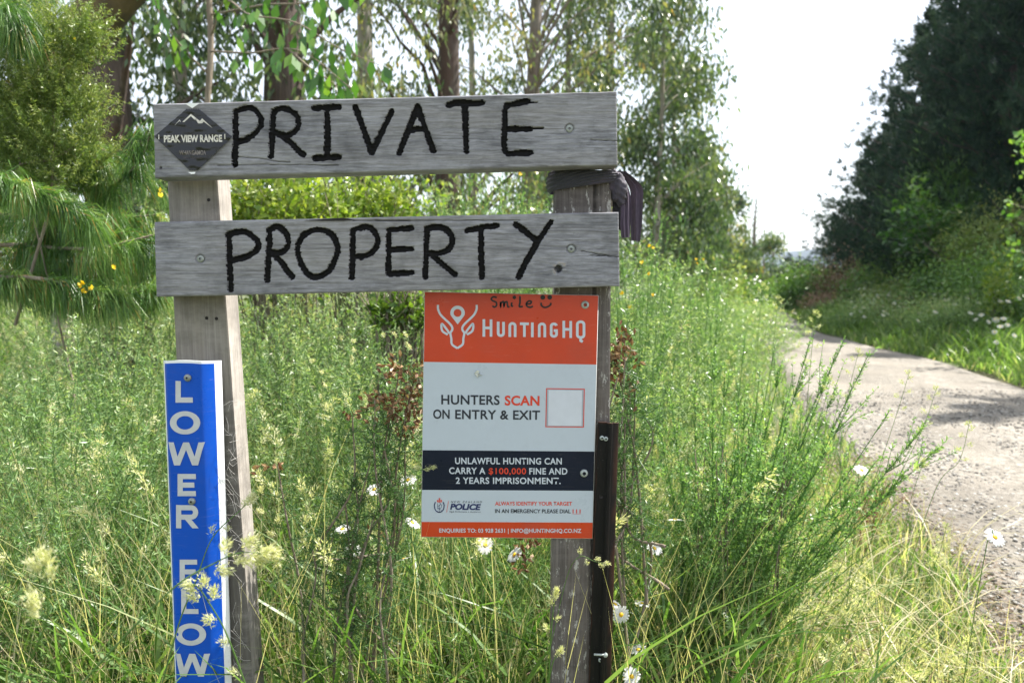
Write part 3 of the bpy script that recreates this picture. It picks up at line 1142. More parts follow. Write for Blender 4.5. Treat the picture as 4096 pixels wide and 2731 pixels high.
# label where the code was: red border and blank weathered label
place(flat([px(q, 'c') for q in ([(1220, 945), (1566, 950), (1566, 958), (1220, 953)], [(1213, 1287), (1559, 1289), (1558, 1297), (1213, 1294)],
                                 [(1220, 953), (1228, 953), (1221, 1287), (1213, 1287)], [(1558, 958), (1566, 958), (1559, 1289), (1551, 1289)])], Y1),
      notice, "label_border", M['inkred'])
place(flat([px([(1228, 953), (1558, 958), (1551, 1289), (1221, 1287)], 'c')], Y1 + .0002), notice, "label_field", M['greyprint'])
place(flat([px([(1241, 961), (1542, 966), (1538, 1283), (1237, 1281)], 'c')], Y1 - .0004), notice, "paper_label", M['paper'])
# handwritten word and smile in marker
hand = [smooth_line(q) for q in (
    [(778, 135), (748, 128), (728, 145), (740, 162), (772, 178), (775, 205), (755, 220), (738, 208)],
    [(812, 172), (812, 215), (816, 185), (838, 172), (842, 212), (848, 184), (868, 172), (876, 214), (892, 218)],
    [(912, 178), (910, 208), (925, 212)], [(985, 122), (986, 175), (980, 215), (1012, 214)],
    [(1040, 192), (1075, 190), (1088, 172), (1066, 165), (1044, 185), (1048, 210), (1075, 222), (1102, 212)],
    [(1175, 180), (1178, 205), (1205, 222), (1235, 216), (1258, 200), (1264, 182)])]
g = ribbon(hand, 7.0, Y1, 'c')
for c, r in (((935, 133), .0045), ((1190, 133), .0058), ((1252, 132), .0058)):
    g.put(disc(px([c], 'c')[0], r, Y1))
place(g, notice, "handwriting", M['marker'], "black handwritten word Smile with a smiling face")
# wordmark, drawn from strokes
W = 24 / 2.24


def arcp(cx, cy_, rx, ry, a0, a1, n=12):
    return [(cx + rx * math.cos(R(a)), cy_ - ry * math.sin(R(a))) for a in np.linspace(a0, a1, n)]


wm = [
    [[(662, 328), (662, 485)], [(726, 330), (726, 485)], [(662, 405), (726, 407)]],
    [[(790, 350), (790, 455)] + arcp(814, 455, 24, 20, 180, 360) + [(838, 352)]],
    [[(894, 487), (894, 388)] + arcp(918, 388, 24, 22, 180, 0) + [(942, 488)]],
    [[(985, 368), (1065, 370)], [(1025, 358), (1025, 487)]],
    [[(1096, 357), (1096, 489)]],
    [[(1158, 489), (1158, 392)] + arcp(1183, 392, 25, 22, 180, 0) + [(1208, 490)]],
    [arcp(1289, 390, 24, 20, 10, 180) + [(1265, 460)] + arcp(1289, 462, 24, 20, 180, 360) + [(1313, 430), (1288, 430)]],
    [[(1378, 342), (1378, 495)], [(1440, 344), (1440, 496)], [(1378, 418), (1440, 420)]],
    [arcp(1529, 375, 30, 24, 90, 180) + [(1499, 465)] + arcp(1529, 468, 30, 24, 180, 360) + [(1559, 375)] + arcp(1529, 375, 30, 24, 0, 90), [(1529, 488), (1529, 520), (1548, 530)]],
]
for w_ in wm:
    place(ribbon(w_, W, Y1, 'c'), notice, "lettering", M['pale'])


def mir(q):
    return [(848 - x, y) for x, y in q]


ant = smooth_line([(250, 200), (252, 240), (272, 285), (310, 325), (350, 362), (376, 395), (378, 425), (362, 452), (370, 500), (376, 552), (424, 588)])
ear = smooth_line([(352, 455), (330, 420), (287, 370), (282, 410), (296, 440), (338, 466)])
g = ribbon([ant, mir(ant), ear, mir(ear)], 8.6, Y1, 'c')
n_ = 30
an = np.linspace(-2.55 + math.pi / 2 * 0, 2.55, n_)
ci = px([(426, 272)], 'c')[0]
rp_ = P(*ci, Y1)
pin = []
for a in np.linspace(-math.pi * 1.5 + .72, math.pi * .5 - .72, 26):
    pin.append((math.cos(a), math.sin(a)))
ro, ri = 65 / 2.24 / F * Y1 / 1.0, 35 / 2.24 / F * Y1
tip = P(*px([(426, 375)], 'c')[0], Y1)
ang = np.linspace(0, 2 * np.pi, 41)
outer = []
for a in ang:
    x, z = math.cos(a), math.sin(a)
    if z < -.35:      # flank running to the tip
        t = (abs(x) / .94)
        outer.append((rp_[0] + ro * .94 * np.sign(x) * t, rp_[2] + (-.35 * ro) + (tip[2] - rp_[2] + .35 * ro) * (1 - t)))
    else:
        outer.append((rp_[0] + ro * x, rp_[2] + ro * z))
o3 = np.array([(x, Y1, z) for x, z in outer])
i3 = np.array([(rp_[0] + ri * math.cos(a), Y1, rp_[2] + ri * math.sin(a)) for a in ang])
k = np.arange(40)
g.add(np.vstack([o3, i3]), np.stack([k, k + 1, k + 42, k + 41], 1))
place(g, notice, "deer_emblem", M['pale'], "pale deer head outline with a map pin between its antlers")
# puncture in the white field: torn, lifted flakes
pc = P(*px([(605, 815)], 'c')[0], YH)
g = Geo()
pts = [(-18, 10), (-2, 28), (16, 22), (10, 4), (38, -12), (8, -6), (2, -32), (-10, -8), (-22, -2)]
mm_ = 1 / 2.24 / F * YH
for i in range(len(pts)):
    a, b = pts[i], pts[(i + 1) % len(pts)]
    ctr = np.array([pc[0], YH - .0012, pc[2]])
    pa = np.array([pc[0] + a[0] * mm_ * 1.2, YH - .0012 - .006 * ((i % 2) == 1), pc[2] + a[1] * mm_ * 1.2])
    pb = np.array([pc[0] + b[0] * mm_ * 1.2, YH - .0012 - .006 * (((i + 1) % 2) == 1), pc[2] + b[1] * mm_ * 1.2])
    g.add([ctr, pa, (pa + pb) / 2 + [0, -.001, 0], pb], [[0, 1, 2, 3]])
place(g, notice, "torn_flake", M['stickback'], "torn lifted flakes around a puncture in the white field")
for (x, y) in ((2340, 1219), (2336, 1891)):
    q = P(x, y, YH)
    screw(notice, q[0], q[2], YH - .003, .0098, 'cap', "bolt", .0035, .0045)

# ------------------------------------------------------------------ blue marker
YBL = 1.615
blue = thing("marker_sign", "tall narrow blue marker sign with white border reading LOWER FLOW, screwed to the left post", "marker sign", (0, YBL, 0))
bTL, bTR, bBL, bBR = (640, 1441), (854, 1441), (688, 2722), (897, 2722)
zt = P(*bTL, YBL)[2]


def blue_edge(z):
    l0, l1, r0, r1 = P(*bTL, YBL), P(*bBL, YBL), P(*bTR, YBL), P(*bBR, YBL)
    t = (z - l0[2]) / (l1[2] - l0[2])
    return l0[0] + (l1[0] - l0[0]) * t, r0[0] + (r1[0] - r0[0]) * t


def blue_depth(u):
    """cross section: flat face with both flanks folded back"""
    u = np.asarray(u, float)
    d = np.where(u < .13, ((.13 - u) / .13) ** 1.3 * .016, 0)
    d = d + np.where(u > .74, ((u - .74) / .26) ** 1.3 * .040, 0)
    return d


nz2, nu2 = 26, 40
zs = np.linspace(zt, .12, nz2)
U = np.linspace(0, 1, nu2)
for nm_, lo, hi, off, mat in (("panel", 0.0, 1.0, 0.0, 'signwhite'), ("blue_field", .055, .925, -.0007, 'blue')):
    uu_ = np.linspace(lo, hi, nu2)
    z_ = zs.copy()
    if off:
        z_[0] -= .0065
    V = []
    for z in z_:
        a, b = blue_edge(z)
        zz_ = np.full(nu2, z)
        if z == z_[0]:
            zz_ = z - .004 * (2 * uu_ - .8) ** 2
        V.append(np.stack([a + (b - a) * uu_, YBL + blue_depth(uu_) + off, zz_], 1))
    V = np.array(V)
    i = np.arange(nz2 * nu2).reshape(nz2, nu2)
    f = np.stack([i[1:, :-1], i[1:, 1:], i[:-1, 1:], i[:-1, :-1]], -1).reshape(-1, 4)
    g = Geo().add(V.reshape(-1, 3), f)
    if not off:
        g.add(V.reshape(-1, 3) + [0, .0045, 0], f[:, ::-1])
        for r_ in (V[0],):
            k = np.arange(nu2 - 1)
            g.add(np.vstack([r_, r_ + [0, .0045, 0]]), np.stack([k, k + 1, k + 1 + nu2, k + nu2], 1))
        for c in (0, nu2 - 1):
            r_ = V[:, c]
            k = np.arange(nz2 - 1)
            g.add(np.vstack([r_, r_ + [0, .0045, 0]]), np.stack([k, k + 1, k + 1 + nz2, k + nz2], 1))
    g.V = [v - np.array(blue.location) for v in g.V]
    obj(nm_, g, M[mat], blue, True)


def blue_y(co):
    e = [blue_edge(z) for z in co[:, 2]]
    uu_ = np.array([(x - a) / (b - a) for x, (a, b) in zip(co[:, 0], e)])
    return YBL + blue_depth(uu_) - .0017


for ch, x0, x1, y0, y1 in (("L", 150, 218, 385, 470), ("O", 128, 247, 503, 594), ("W", 120, 262, 625, 715), ("E", 158, 230, 748, 836), ("R", 152, 242, 870, 961),
                           ("F", 166, 235, 1083, 1172), ("L", 172, 240, 1203, 1297), ("O", 150, 270, 1333, 1420), ("W", 146, 284, 1452, 1541)):
    w_ = 21 if ch != "O" else 23
    h_ = w_ / 2
    xa, xb, ya, yb, ym = x0 + h_, x1 - h_, y0 + h_, y1 - h_, (y0 + y1) / 2
    if ch == "L":
        st = [[(xa, y0), (xa, yb), (x1, yb)]]
    elif ch == "E":
        st = [[(x1, ya), (xa, ya), (xa, yb), (x1, yb)], [(xa, ym), (x1 - 6, ym)]]
    elif ch == "F":
        st = [[(x1, ya), (xa, ya), (xa, y1)], [(xa, ym + 4), (x1 - 6, ym + 4)]]
    elif ch in "OW":
        st = []
    else:
        mid = y0 + (y1 - y0) * .52
        st = [[(xa, y0), (xa, y1)], [(xa, ya), (x1 - 30, ya)] + [(x1 - 30 + 17 * math.cos(q), (ya + mid) / 2 - (mid - ya) / 2 * math.sin(q)) for q in np.linspace(1.3, -1.3, 9)] + [(x1 - 30, mid), (xa, mid)],
              ]
    g = ribbon(st, w_ / .98, YBL, 'e') if st else Geo()
    if ch == "O":
        c_ = px([((x0 + x1) / 2, ym)], 'e')[0]
        an_ = np.linspace(0, 2 * np.pi, 41)
        co_ = lambda rx, ry: np.array([P(c_[0] + rx * math.cos(q) / .98, c_[1] + ry * math.sin(q) / .98, YBL) for q in an_])
        k = np.arange(40)
        g.add(np.vstack([co_((x1 - x0) / 2, (y1 - y0) / 2), co_((x1 - x0) / 2 - 26, (y1 - y0) / 2 - 19)]), np.stack([k, k + 1, k + 42, k + 41], 1))
    d_ = x1 - x0
    bars = {"W": [(x0, x0 + d_ * .25 - 11), (x0 + d_ * .25 - 11, x0 + d_ * .5 - 11), (x0 + d_ * .5 - 11, x0 + d_ * .75 - 11), (x0 + d_ * .75 - 11, x1 - 22)], "R": [(x0 + 26, x1 - 26)]}.get(ch, [])
    for j, (u0, u1) in enumerate(bars):
        ta, tb = (y0, y1) if ch == "W" else ((y0 + y1) / 2, y1)
        if ch == "W" and j % 2:
            ta, tb = tb, ta
        wd_ = 23 if ch == "W" else 25
        for q_ in range(8):
            f0, f1 = q_ / 8, (q_ + 1) / 8
            for w0, w1 in ((0, wd_ / 2), (wd_ / 2, wd_)):
                ua, ub, va, vb = u0 + (u1 - u0) * f0, u0 + (u1 - u0) * f1, ta + (tb - ta) * f0, ta + (tb - ta) * f1
                g.add([P(*q, YBL - .0002 * j) for q in px([(ua + w0, va), (ua + w1, va), (ub + w1, vb), (ub + w0, vb)], 'e')], [[3, 2, 1, 0]])
    v = np.concatenate(g.V)
    off = v[:, 1] - YBL
    v[:, 1] = blue_y(v) + off
    g.V = [v]
    g.F = [np.concatenate(g.F)]
    place(g, blue, "lettering", M['signletter'])
for (x, y) in ((752, 1510), (769, 2003)):
    q = P(x, y, YBL)
    screw(blue, q[0], q[2], YBL - .003, .0088, 'steel', "screw", .004, .0025)

# ------------------------------------------------------------------ diamond sticker on the upper board
YS = YB - .0022
stk = thing("diamond_sticker", "glossy black diamond sticker with peeling corners and a mountain outline on the upper board", "sticker", (0, YS, 0))
top, rgt, bot, lft = [np.array(XZ(*c)) for c in px([(388, 152), (664, 382), (395, 640), (121, 377)], 'a')]
n = 34
g = Geo()
s, t = np.meshgrid(np.linspace(0, 1, n), np.linspace(0, 1, n))
Pq = (lft[None, None] * (1 - s)[..., None] + top * s[..., None]) * (1 - t)[..., None] + (bot * (1 - s)[..., None] + rgt * s[..., None]) * t[..., None]


def stick_y(x, z):
    x, z = np.asarray(x), np.asarray(z)
    return YS - .0030 * (vnoise(x * 60 + 90, z * 260 + 5, 4) - .2) * .9


yy_ = stick_y(Pq[..., 0], Pq[..., 1])
V = np.stack([Pq[..., 0], yy_, Pq[..., 1]], -1)
i = np.arange(n * n).reshape(n, n)
f = np.stack([i[:-1, :-1], i[1:, :-1], i[1:, 1:], i[:-1, 1:]], -1)
keep = np.ones((n - 1, n - 1), bool)
S_, T_ = (s[:-1, :-1] + s[1:, 1:]) / 2, (t[:-1, :-1] + t[1:, 1:]) / 2
keep[(S_ - T_) > .84] = False          # folded top corner
keep[(T_ - S_) > .90] = False          # folded bottom corner
g.add(V.reshape(-1, 3), f[keep][:, ::-1])
place(g, stk, "sheet", M['sticker'])
g = Geo()
for c3 in ([(335, 150), (440, 150), (412, 172), (392, 186)], [(360, 628), (412, 626), (410, 640), (385, 642)]):
    q = [np.array([*XZ(*c)]) for c in px(c3, 'a')]
    g = Geo().add([(a[0], YS - .0035 - .002 * (j > 1), a[1]) for j, a in enumerate(q)], [[3, 2, 1, 0]])
    place(g, stk, "folded_corner", M['stickback'], "pale back of a folded corner")
fn = lambda co: stick_y(co[:, 0], co[:, 2]) - .0008
for body, x0, y0, x1, y1, cap, mat, bold, lab in (("PEAK VIEW RANGE", 187, 417, 592, 413, 46, 'stickprint', .045, "cream words PEAK VIEW RANGE"),
                                                 ("WHANGAMOA", 293, 505, 480, 505, 30, 'stickdim', .02, "faded word WHANGAMOA"),
                                                 ("NEW ZEALAND", 320, 533, 455, 533, 16, 'stickdark', .01, "worn words NEW ZEALAND")):
    A_, B_ = px([(x0, y0), (x1, y1)], 'a')
    me = text_geo(body, A_, B_, cap / 1.7418, YS, bold)
    lettering(me, M[mat], stk, 0, (0, YS, 0), lab, fn)
for poly in ([(262, 303), (300, 262), (318, 278), (308, 281), (299, 272)], [(318, 278), (376, 222), (440, 272), (456, 254), (528, 322), (466, 276), (458, 288), (430, 290), (412, 262), (404, 264), (376, 238), (330, 280)],
             [(150, 366), (157, 366), (157, 400), (150, 400)], [(610, 362), (617, 362), (617, 398), (610, 398)]):
    q = [np.array([*XZ(*c)]) for c in px(poly, 'a')]
    V = [(a[0], float(stick_y(a[0], a[1])) - .0012, a[1]) for a in q]
    g = Geo()
    if len(poly) == 4:
        g.add(V, [[3, 2, 1, 0]])
    elif len(poly) == 5:
        g.add(V, [[0, 1, 3, 4], [1, 2, 3, 3]][:1])
    else:
        g.add(V, [[0, 1, 10, 11], [1, 2, 9, 10], [2, 7, 8, 9], [2, 3, 6, 7], [3, 4, 5, 6]])
    place(g, stk, "side_bar" if len(poly) == 4 else "mountain_outline", M['stickprint'])

# ------------------------------------------------------------------ steel post piece beside the right post
YI = YP - .012
iron = thing("steel_post", "blackened rusty steel channel post screwed to the lower right of the timber post", "steel post", (0, YI, 0))
prof_ = [(0, 0), (.06, -.001), (.40, -.001), (.44, -.006), (.50, -.010), (.62, -.010), (.66, -.006), (.72, .000), (.93, .002), (1.0, .010)]
zt = P(2385, 1688, YI)[2]
V, T_ = [], []
zs = np.r_[zt, np.linspace(zt - .005, -.2, 40)]
for j, z in enumerate(zs):
    l0, l1, r0, r1 = P(2392, 1688, YI), P(2356, 2731, YI), P(2478, 1695, YI), P(2446, 2731, YI)
    t = (z - l0[2]) / (l1[2] - l0[2])
    a, b = l0[0] + (l1[0] - l0[0]) * t, r0[0] + (r1[0] - r0[0]) * t
    V.append([(a + (b - a) * u_, YI + d_, z - (.004 * u_ ** 3 if j == 0 else 0)) for u_, d_ in prof_])
    T_.append([.55 * (rng.random() < .4) if u_ < .05 else (.75 * rng.random() if u_ > .92 or j == 0 else .0) for u_, d_ in prof_])
V = np.array(V)
k_ = len(prof_)
i = np.arange(len(zs) * k_).reshape(len(zs), k_)
f = np.stack([i[1:, :-1], i[1:, 1:], i[:-1, 1:], i[:-1, :-1]], -1).reshape(-1, 4)
g = Geo().add(V.reshape(-1, 3), f, np.array(T_).ravel())
g.add(V.reshape(-1, 3) + [0, .006, 0], f[:, ::-1], .2)
k = np.arange(k_ - 1)
g.add(np.vstack([V[0], V[0] + [0, .006, 0]]), np.stack([k, k + 1, k + 1 + k_, k + k_], 1), .6)
k = np.arange(len(zs) - 1)
for c in (0, -1):
    g.add(np.vstack([V[:, c], V[:, c] + [0, .006, 0]]), np.stack([k, k + 1, k + 1 + len(zs), k + len(zs)], 1), .7)
place(g, iron, "channel", M['rust'])
for (x, y) in ((2407, 1749), (2422, 1752), (2401, 2634)):
    q = P(x, y, YI)
    screw(iron, q[0], q[2], YI - .006 - .002 * (x > 2415), .0056, 'cap', "screw", .002, .0022)
q0, q1 = P(2376, 2616, YI - .012), P(2421, 2618, YI - .012)
g = Geo().tube([q0, q1], [.0028, .0028], 8)
g.tube([q1, q1 + [.003, -.003, 0]], [.0066, .0052], 12, cap=True)
place(g, iron, "screw", M['cap'], "screw standing out sideways")
for (x, y) in ((2404, 1985), (2400, 2220)):
    q = P(x, y, YI)
    place(Geo().tube([q + [0, -.0014, 0], q + [0, .002, 0]], [.005, .005], 12, cap=True), iron, "bolt_hole", M['hole'])

# ------------------------------------------------------------------ rag tied round the right post
rag_ = thing("tied_rag", "faded dark grey purple rag tied around the right post under the top board", "rag", (0, YP, 0))
# the wrap: band with diagonal folds
ca, cb = P(2222, 740, YP), P(2448, 740, YP)
cx_, hw_ = (ca[0] + cb[0]) / 2, (cb[0] - ca[0]) / 2
nA, nB = 150, 26
TH = np.linspace(0, 2 * np.pi, nA, endpoint=False)
V = []
for a in TH:
    # rounded rectangle path round the post, seen from above; a = -pi/2 faces the camera
    ex_, ey_ = math.cos(a), math.sin(a)
    p = 4.0
    r = (abs(ex_ / (hw_ + .004)) ** p + abs(ey_ / .050) ** p) ** (-1 / p)
    bx, by = cx_ + r * ex_, YP + .043 + r * ey_
    uu_ = np.clip((bx - (cx_ - hw_)) / (2 * hw_), -.1, 1.1)
    z1 = P(2300, 690, YP)[2] + .004
    zb = P(2300, 764 - 34 * uu_, YP)[2]
    for j in range(nB):
        v_ = j / (nB - 1)
        z = zb + (z1 - zb) * v_
        ph = v_ * 1.7 - uu_ * 1.15
        fold = 1.5 * (1 - abs(math.sin(ph * 9 + 1.1 * math.sin(uu_ * 7 + 1))) ** .7) + .5 * abs(math.sin(ph * 23 + uu_ * 4))
        o_ = (.004 + .0042 * fold) + .008 * math.sin(math.pi * v_) ** .6
        n_ = unit(np.array([ex_ / hw_ ** 1, ey_ / .05, 0]))
        V.append((bx + n_[0] * o_, by + n_[1] * o_, z))
V = np.array(V)
i = np.arange(nA * nB).reshape(nA, nB)
i2 = np.roll(i, -1, 0)
f = np.stack([i[:, :-1], i2[:, :-1], i2[:, 1:], i[:, 1:]], -1).reshape(-1, 4)
place(Geo().add(V, f, .0), rag_, "wrap", M['cloth']).data.polygons.foreach_set("use_smooth", np.ones(len(f), bool))


def cloth_sheet(left, right, Yf, Yr, nfold, amp, name, tint, lab):
    """Hanging cloth between a left and a right outline (pixels at zoom f), top to bottom."""
    nj, ni = 46, 40
    lt, rt = smooth_line(left, 8), smooth_line(right, 8)
    tj = np.linspace(0, 1, nj)
    gl = np.stack([np.interp(tj, np.linspace(0, 1, len(lt)), lt[:, k_]) for k_ in (0, 1)], 1)
    gr = np.stack([np.interp(tj, np.linspace(0, 1, len(rt)), rt[:, k_]) for k_ in (0, 1)], 1)
    V = []
    for j in range(nj):
        for i_ in range(ni):
            u_ = i_ / (ni - 1)
            q = gl[j] * (1 - u_) + gr[j] * u_
            a = px([q], 'f')[0]
            Yq = Yf + (Yr - Yf) * u_ + amp * math.sin(u_ * nfold * 6.28 + .9 * math.sin(tj[j] * 4)) * (1 - .35 * tj[j]) + .5 * amp * math.sin(u_ * nfold * 14 + tj[j] * 3) * (1 - tj[j])
            w0 = P(*a, Yf)
            V.append((w0[0], Yq, w0[2]))
    V = np.array(V)
    i = np.arange(nj * ni).reshape(nj, ni)
    f = np.stack([i[1:, :-1], i[1:, 1:], i[:-1, 1:], i[:-1, :-1]], -1).reshape(-1, 4)
    g = Geo().add(V, f, tint).add(V + [0, .0025, 0], f[:, ::-1], tint)
    for ed in (i[:, 0], i[:, -1], i[-1, :]):
        k = np.arange(len(ed) - 1)
        g.add(np.vstack([V[ed], V[ed] + [0, .0025, 0]]), np.stack([k, k + 1, k + 1 + len(ed), k + len(ed)], 1), tint)
    o = place(g, rag_, name, M['cloth'], lab)
    o.data.polygons.foreach_set("use_smooth", np.ones(len(o.data.polygons), bool))


cloth_sheet([(1030, 95), (1110, 150), (1200, 300), (1205, 500), (1205, 700), (1212, 885)], [(1130, 110), (1250, 210), (1325, 310), (1328, 480), (1320, 700), (1300, 905)],
            YP + .045, YP + .030, 1.6, .004, "tail", .35, "rear tail of the rag hanging lower")
cloth_sheet([(1100, 290), (1092, 420), (1096, 560), (1090, 700), (1098, 862)], [(1180, 270), (1212, 400), (1214, 560), (1208, 700), (1202, 850)],
            YP + .006, YP + .012, 2.4, .0045, "tail", .45, "front purple tail of the rag")
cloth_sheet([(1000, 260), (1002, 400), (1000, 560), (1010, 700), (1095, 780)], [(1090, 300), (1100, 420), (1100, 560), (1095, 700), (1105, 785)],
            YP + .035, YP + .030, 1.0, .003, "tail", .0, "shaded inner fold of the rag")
# knot: lump of folds
kc = P(*px([(1075, 270)], 'f')[0], YP - .012)
V = []
na, nb = 40, 26
for j in range(nb):
    ph = math.pi * j / (nb - 1)
    for i_ in range(na):
        th = 2 * math.pi * i_ / na
        x, y, z = math.sin(ph) * math.cos(th), math.sin(ph) * math.sin(th), math.cos(ph)
        r_ = .92 + .22 * (1 - abs(math.sin((x * 2.0 + z * 3.4) * 2.2)) ** .6) + .08 * math.sin((z * 9 - x * 6) + 1)
        X_, Z_ = x * .024, z * .050
        c_, s_ = math.cos(.42), math.sin(.42)
        V.append((kc[0] + (X_ * c_ - Z_ * s_ * .8) * r_, kc[1] + .03 + y * .026 * r_, kc[2] + (X_ * s_ + Z_ * c_) * r_))
i = np.arange(na * nb).reshape(nb, na)
i2 = np.roll(i, -1, 1)
f = np.stack([i[:-1], i[1:], i2[1:], i2[:-1]], -1).reshape(-1, 4)
o = place(Geo().add(V, f, .12), rag_, "knot", M['cloth'])
o.data.polygons.foreach_set("use_smooth", np.ones(len(f), bool))

# ------------------------------------------------------------------ plants: generators
UPV = np.array([0, 0, 1.0])


def rnd_dir(k):
    return unit(rng.normal(0, 1, (k, 3)))


def spiky_shoots(g, base, tip, n_sp, Ls, Ws, tint, m=0, stem_r=.0012, stem_t=.35, spread=1.1):
    """Shoots from base to tip set all round with short spines or leaflets."""
    k = len(base)
    g.tubes3(base, tip, stem_r * 1.5, stem_r * .5, stem_t, m, .04)
    ax = np.repeat(tip - base, n_sp, 0)
    t = rng.random(k * n_sp) ** .8
    p = np.repeat(base, n_sp, 0) + ax * t[:, None]
    a = unit(ax)
    d = unit(unit(np.cross(a, rnd_dir(len(a)))) * spread + a * (.25 + .8 * rng.random((len(a), 1))))
    tt = np.repeat(np.broadcast_to(tint, (k,)), n_sp) + rng.normal(0, .1, k * n_sp) + .12 * (t - .5)
    g.kites(p, d, rnd_dir(len(p)), Ls * (.6 + .7 * rng.random(len(p))), Ws, np.clip(tt, 0, 1), m)
    return g


def gorse_mass(g, c, rx, ry, h, n_sh, n_sp=46, Ls=.024, Ws=.0032, tone=.45, m=0, L=.26):
    """Dome of gorse: arching shoots ending near the surface of the dome."""
    c = np.asarray(c, float)
    d = rnd_dir(n_sh)
    d[:, 2] = np.abs(d[:, 2])
    lump = 1 + .28 * (vnoise(d[:, 0] * 3 + 20 + c[0], d[:, 1] * 3 + 20 + d[:, 2] * 3, 9) - .5) * 2
    r = (.45 + .55 * rng.random(n_sh) ** .5) * lump
    base = c + d * r[:, None] * np.array([rx, ry, h])
    up = unit(d * np.array([.9, .9, .25]) + UPV * .75 + rng.normal(0, .25, (n_sh, 3)))
    tip = base + up * (L * (.6 + .7 * rng.random(n_sh)))[:, None]
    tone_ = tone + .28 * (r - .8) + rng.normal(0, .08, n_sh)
    spiky_shoots(g, base, tip, n_sp, Ls, Ws, tone_, m)
    k = max(4, n_sh // 40) if rx > .2 else 2
    root = c + rng.normal(0, .08, (k, 3)) * np.array([rx * 3, ry * 3, 0])
    g.tubes3(root, base[rng.integers(0, n_sh, k)], .005, .002, .3, m, .06)
    return g


def leafy_mass(g, c, rx, ry, rz, n, L, W, tone=.45, m=0, lumps=26, fall=.12, up=.3, spread=.30):
    """Leaves gathered in clumps over an uneven crown."""
    c = np.asarray(c, float)
    ld = rnd_dir(lumps)
    ld[:, 2] = np.abs(ld[:, 2]) * .95 - .12
    lr = .55 + .5 * rng.random(lumps)
    lc = ld * lr[:, None]
    i = rng.integers(0, lumps, n)
    q = rng.normal(0, spread, (n, 3)) * (.5 + rng.random((lumps, 1))[i])
    p = lc[i] + q
    out_ = unit(p)
    pos = c + p * np.array([rx, ry, rz])
    keep = pos[:, 2] > .02
    d = unit(out_ * .6 + rnd_dir(n) * .9 + UPV * (up - fall))
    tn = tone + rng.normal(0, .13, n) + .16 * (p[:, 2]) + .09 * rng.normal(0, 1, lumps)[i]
    g.kites(pos[keep], d[keep], unit(out_ + rnd_dir(n) * .8)[keep], (L * (.6 + .8 * rng.random(n)))[keep], (W * (.7 + .6 * rng.random(n)))[keep], np.clip(tn, 0, 1)[keep], m)
    return g, c + lc * np.array([rx, ry, rz])


def seedhead(g, p, d, size, n, tint=.7, m=0):
    """Cocksfoot cluster: tight one sided tuft of spikelets."""
    d = unit(d)
    o = rng.normal(0, 1, (n, 3)) * .26
    q = np.asarray(p) + (o + d * (rng.random((n, 1)) * 1.4 - .3)) * size
    dd = unit(d * 1.1 + o * 1.6 + rng.normal(0, .25, (n, 3)))
    g.kites(q, dd, rnd_dir(n), size * (.5 + .3 * rng.random(n)), size * .17, np.clip(tint + rng.normal(0, .14, n), 0, 1), m, .35)
    return g


def path(pts, Y=None, n=6):
    q = np.array([P(a[0], a[1], a[2] if len(a) > 2 else Y) for a in pts])
    return smooth_line(q, n) if len(q) > 2 else q


def limb(g, p0, p1, r0, r1, sag=0.1, sides=6, t=.5, n=6):
    p0, p1 = np.asarray(p0, float), np.asarray(p1, float)
    tt = np.linspace(0, 1, n)[:, None]
    L_ = np.linalg.norm(p1 - p0)
    pts = p0 + (p1 - p0) * tt + UPV * sag * L_ * np.sin(np.pi * tt) + rng.normal(0, .015 * L_, (n, 3)) * np.sin(np.pi * tt)
    g.tube(pts, np.linspace(r0, r1, n), sides, t, 0, .04)
    return pts


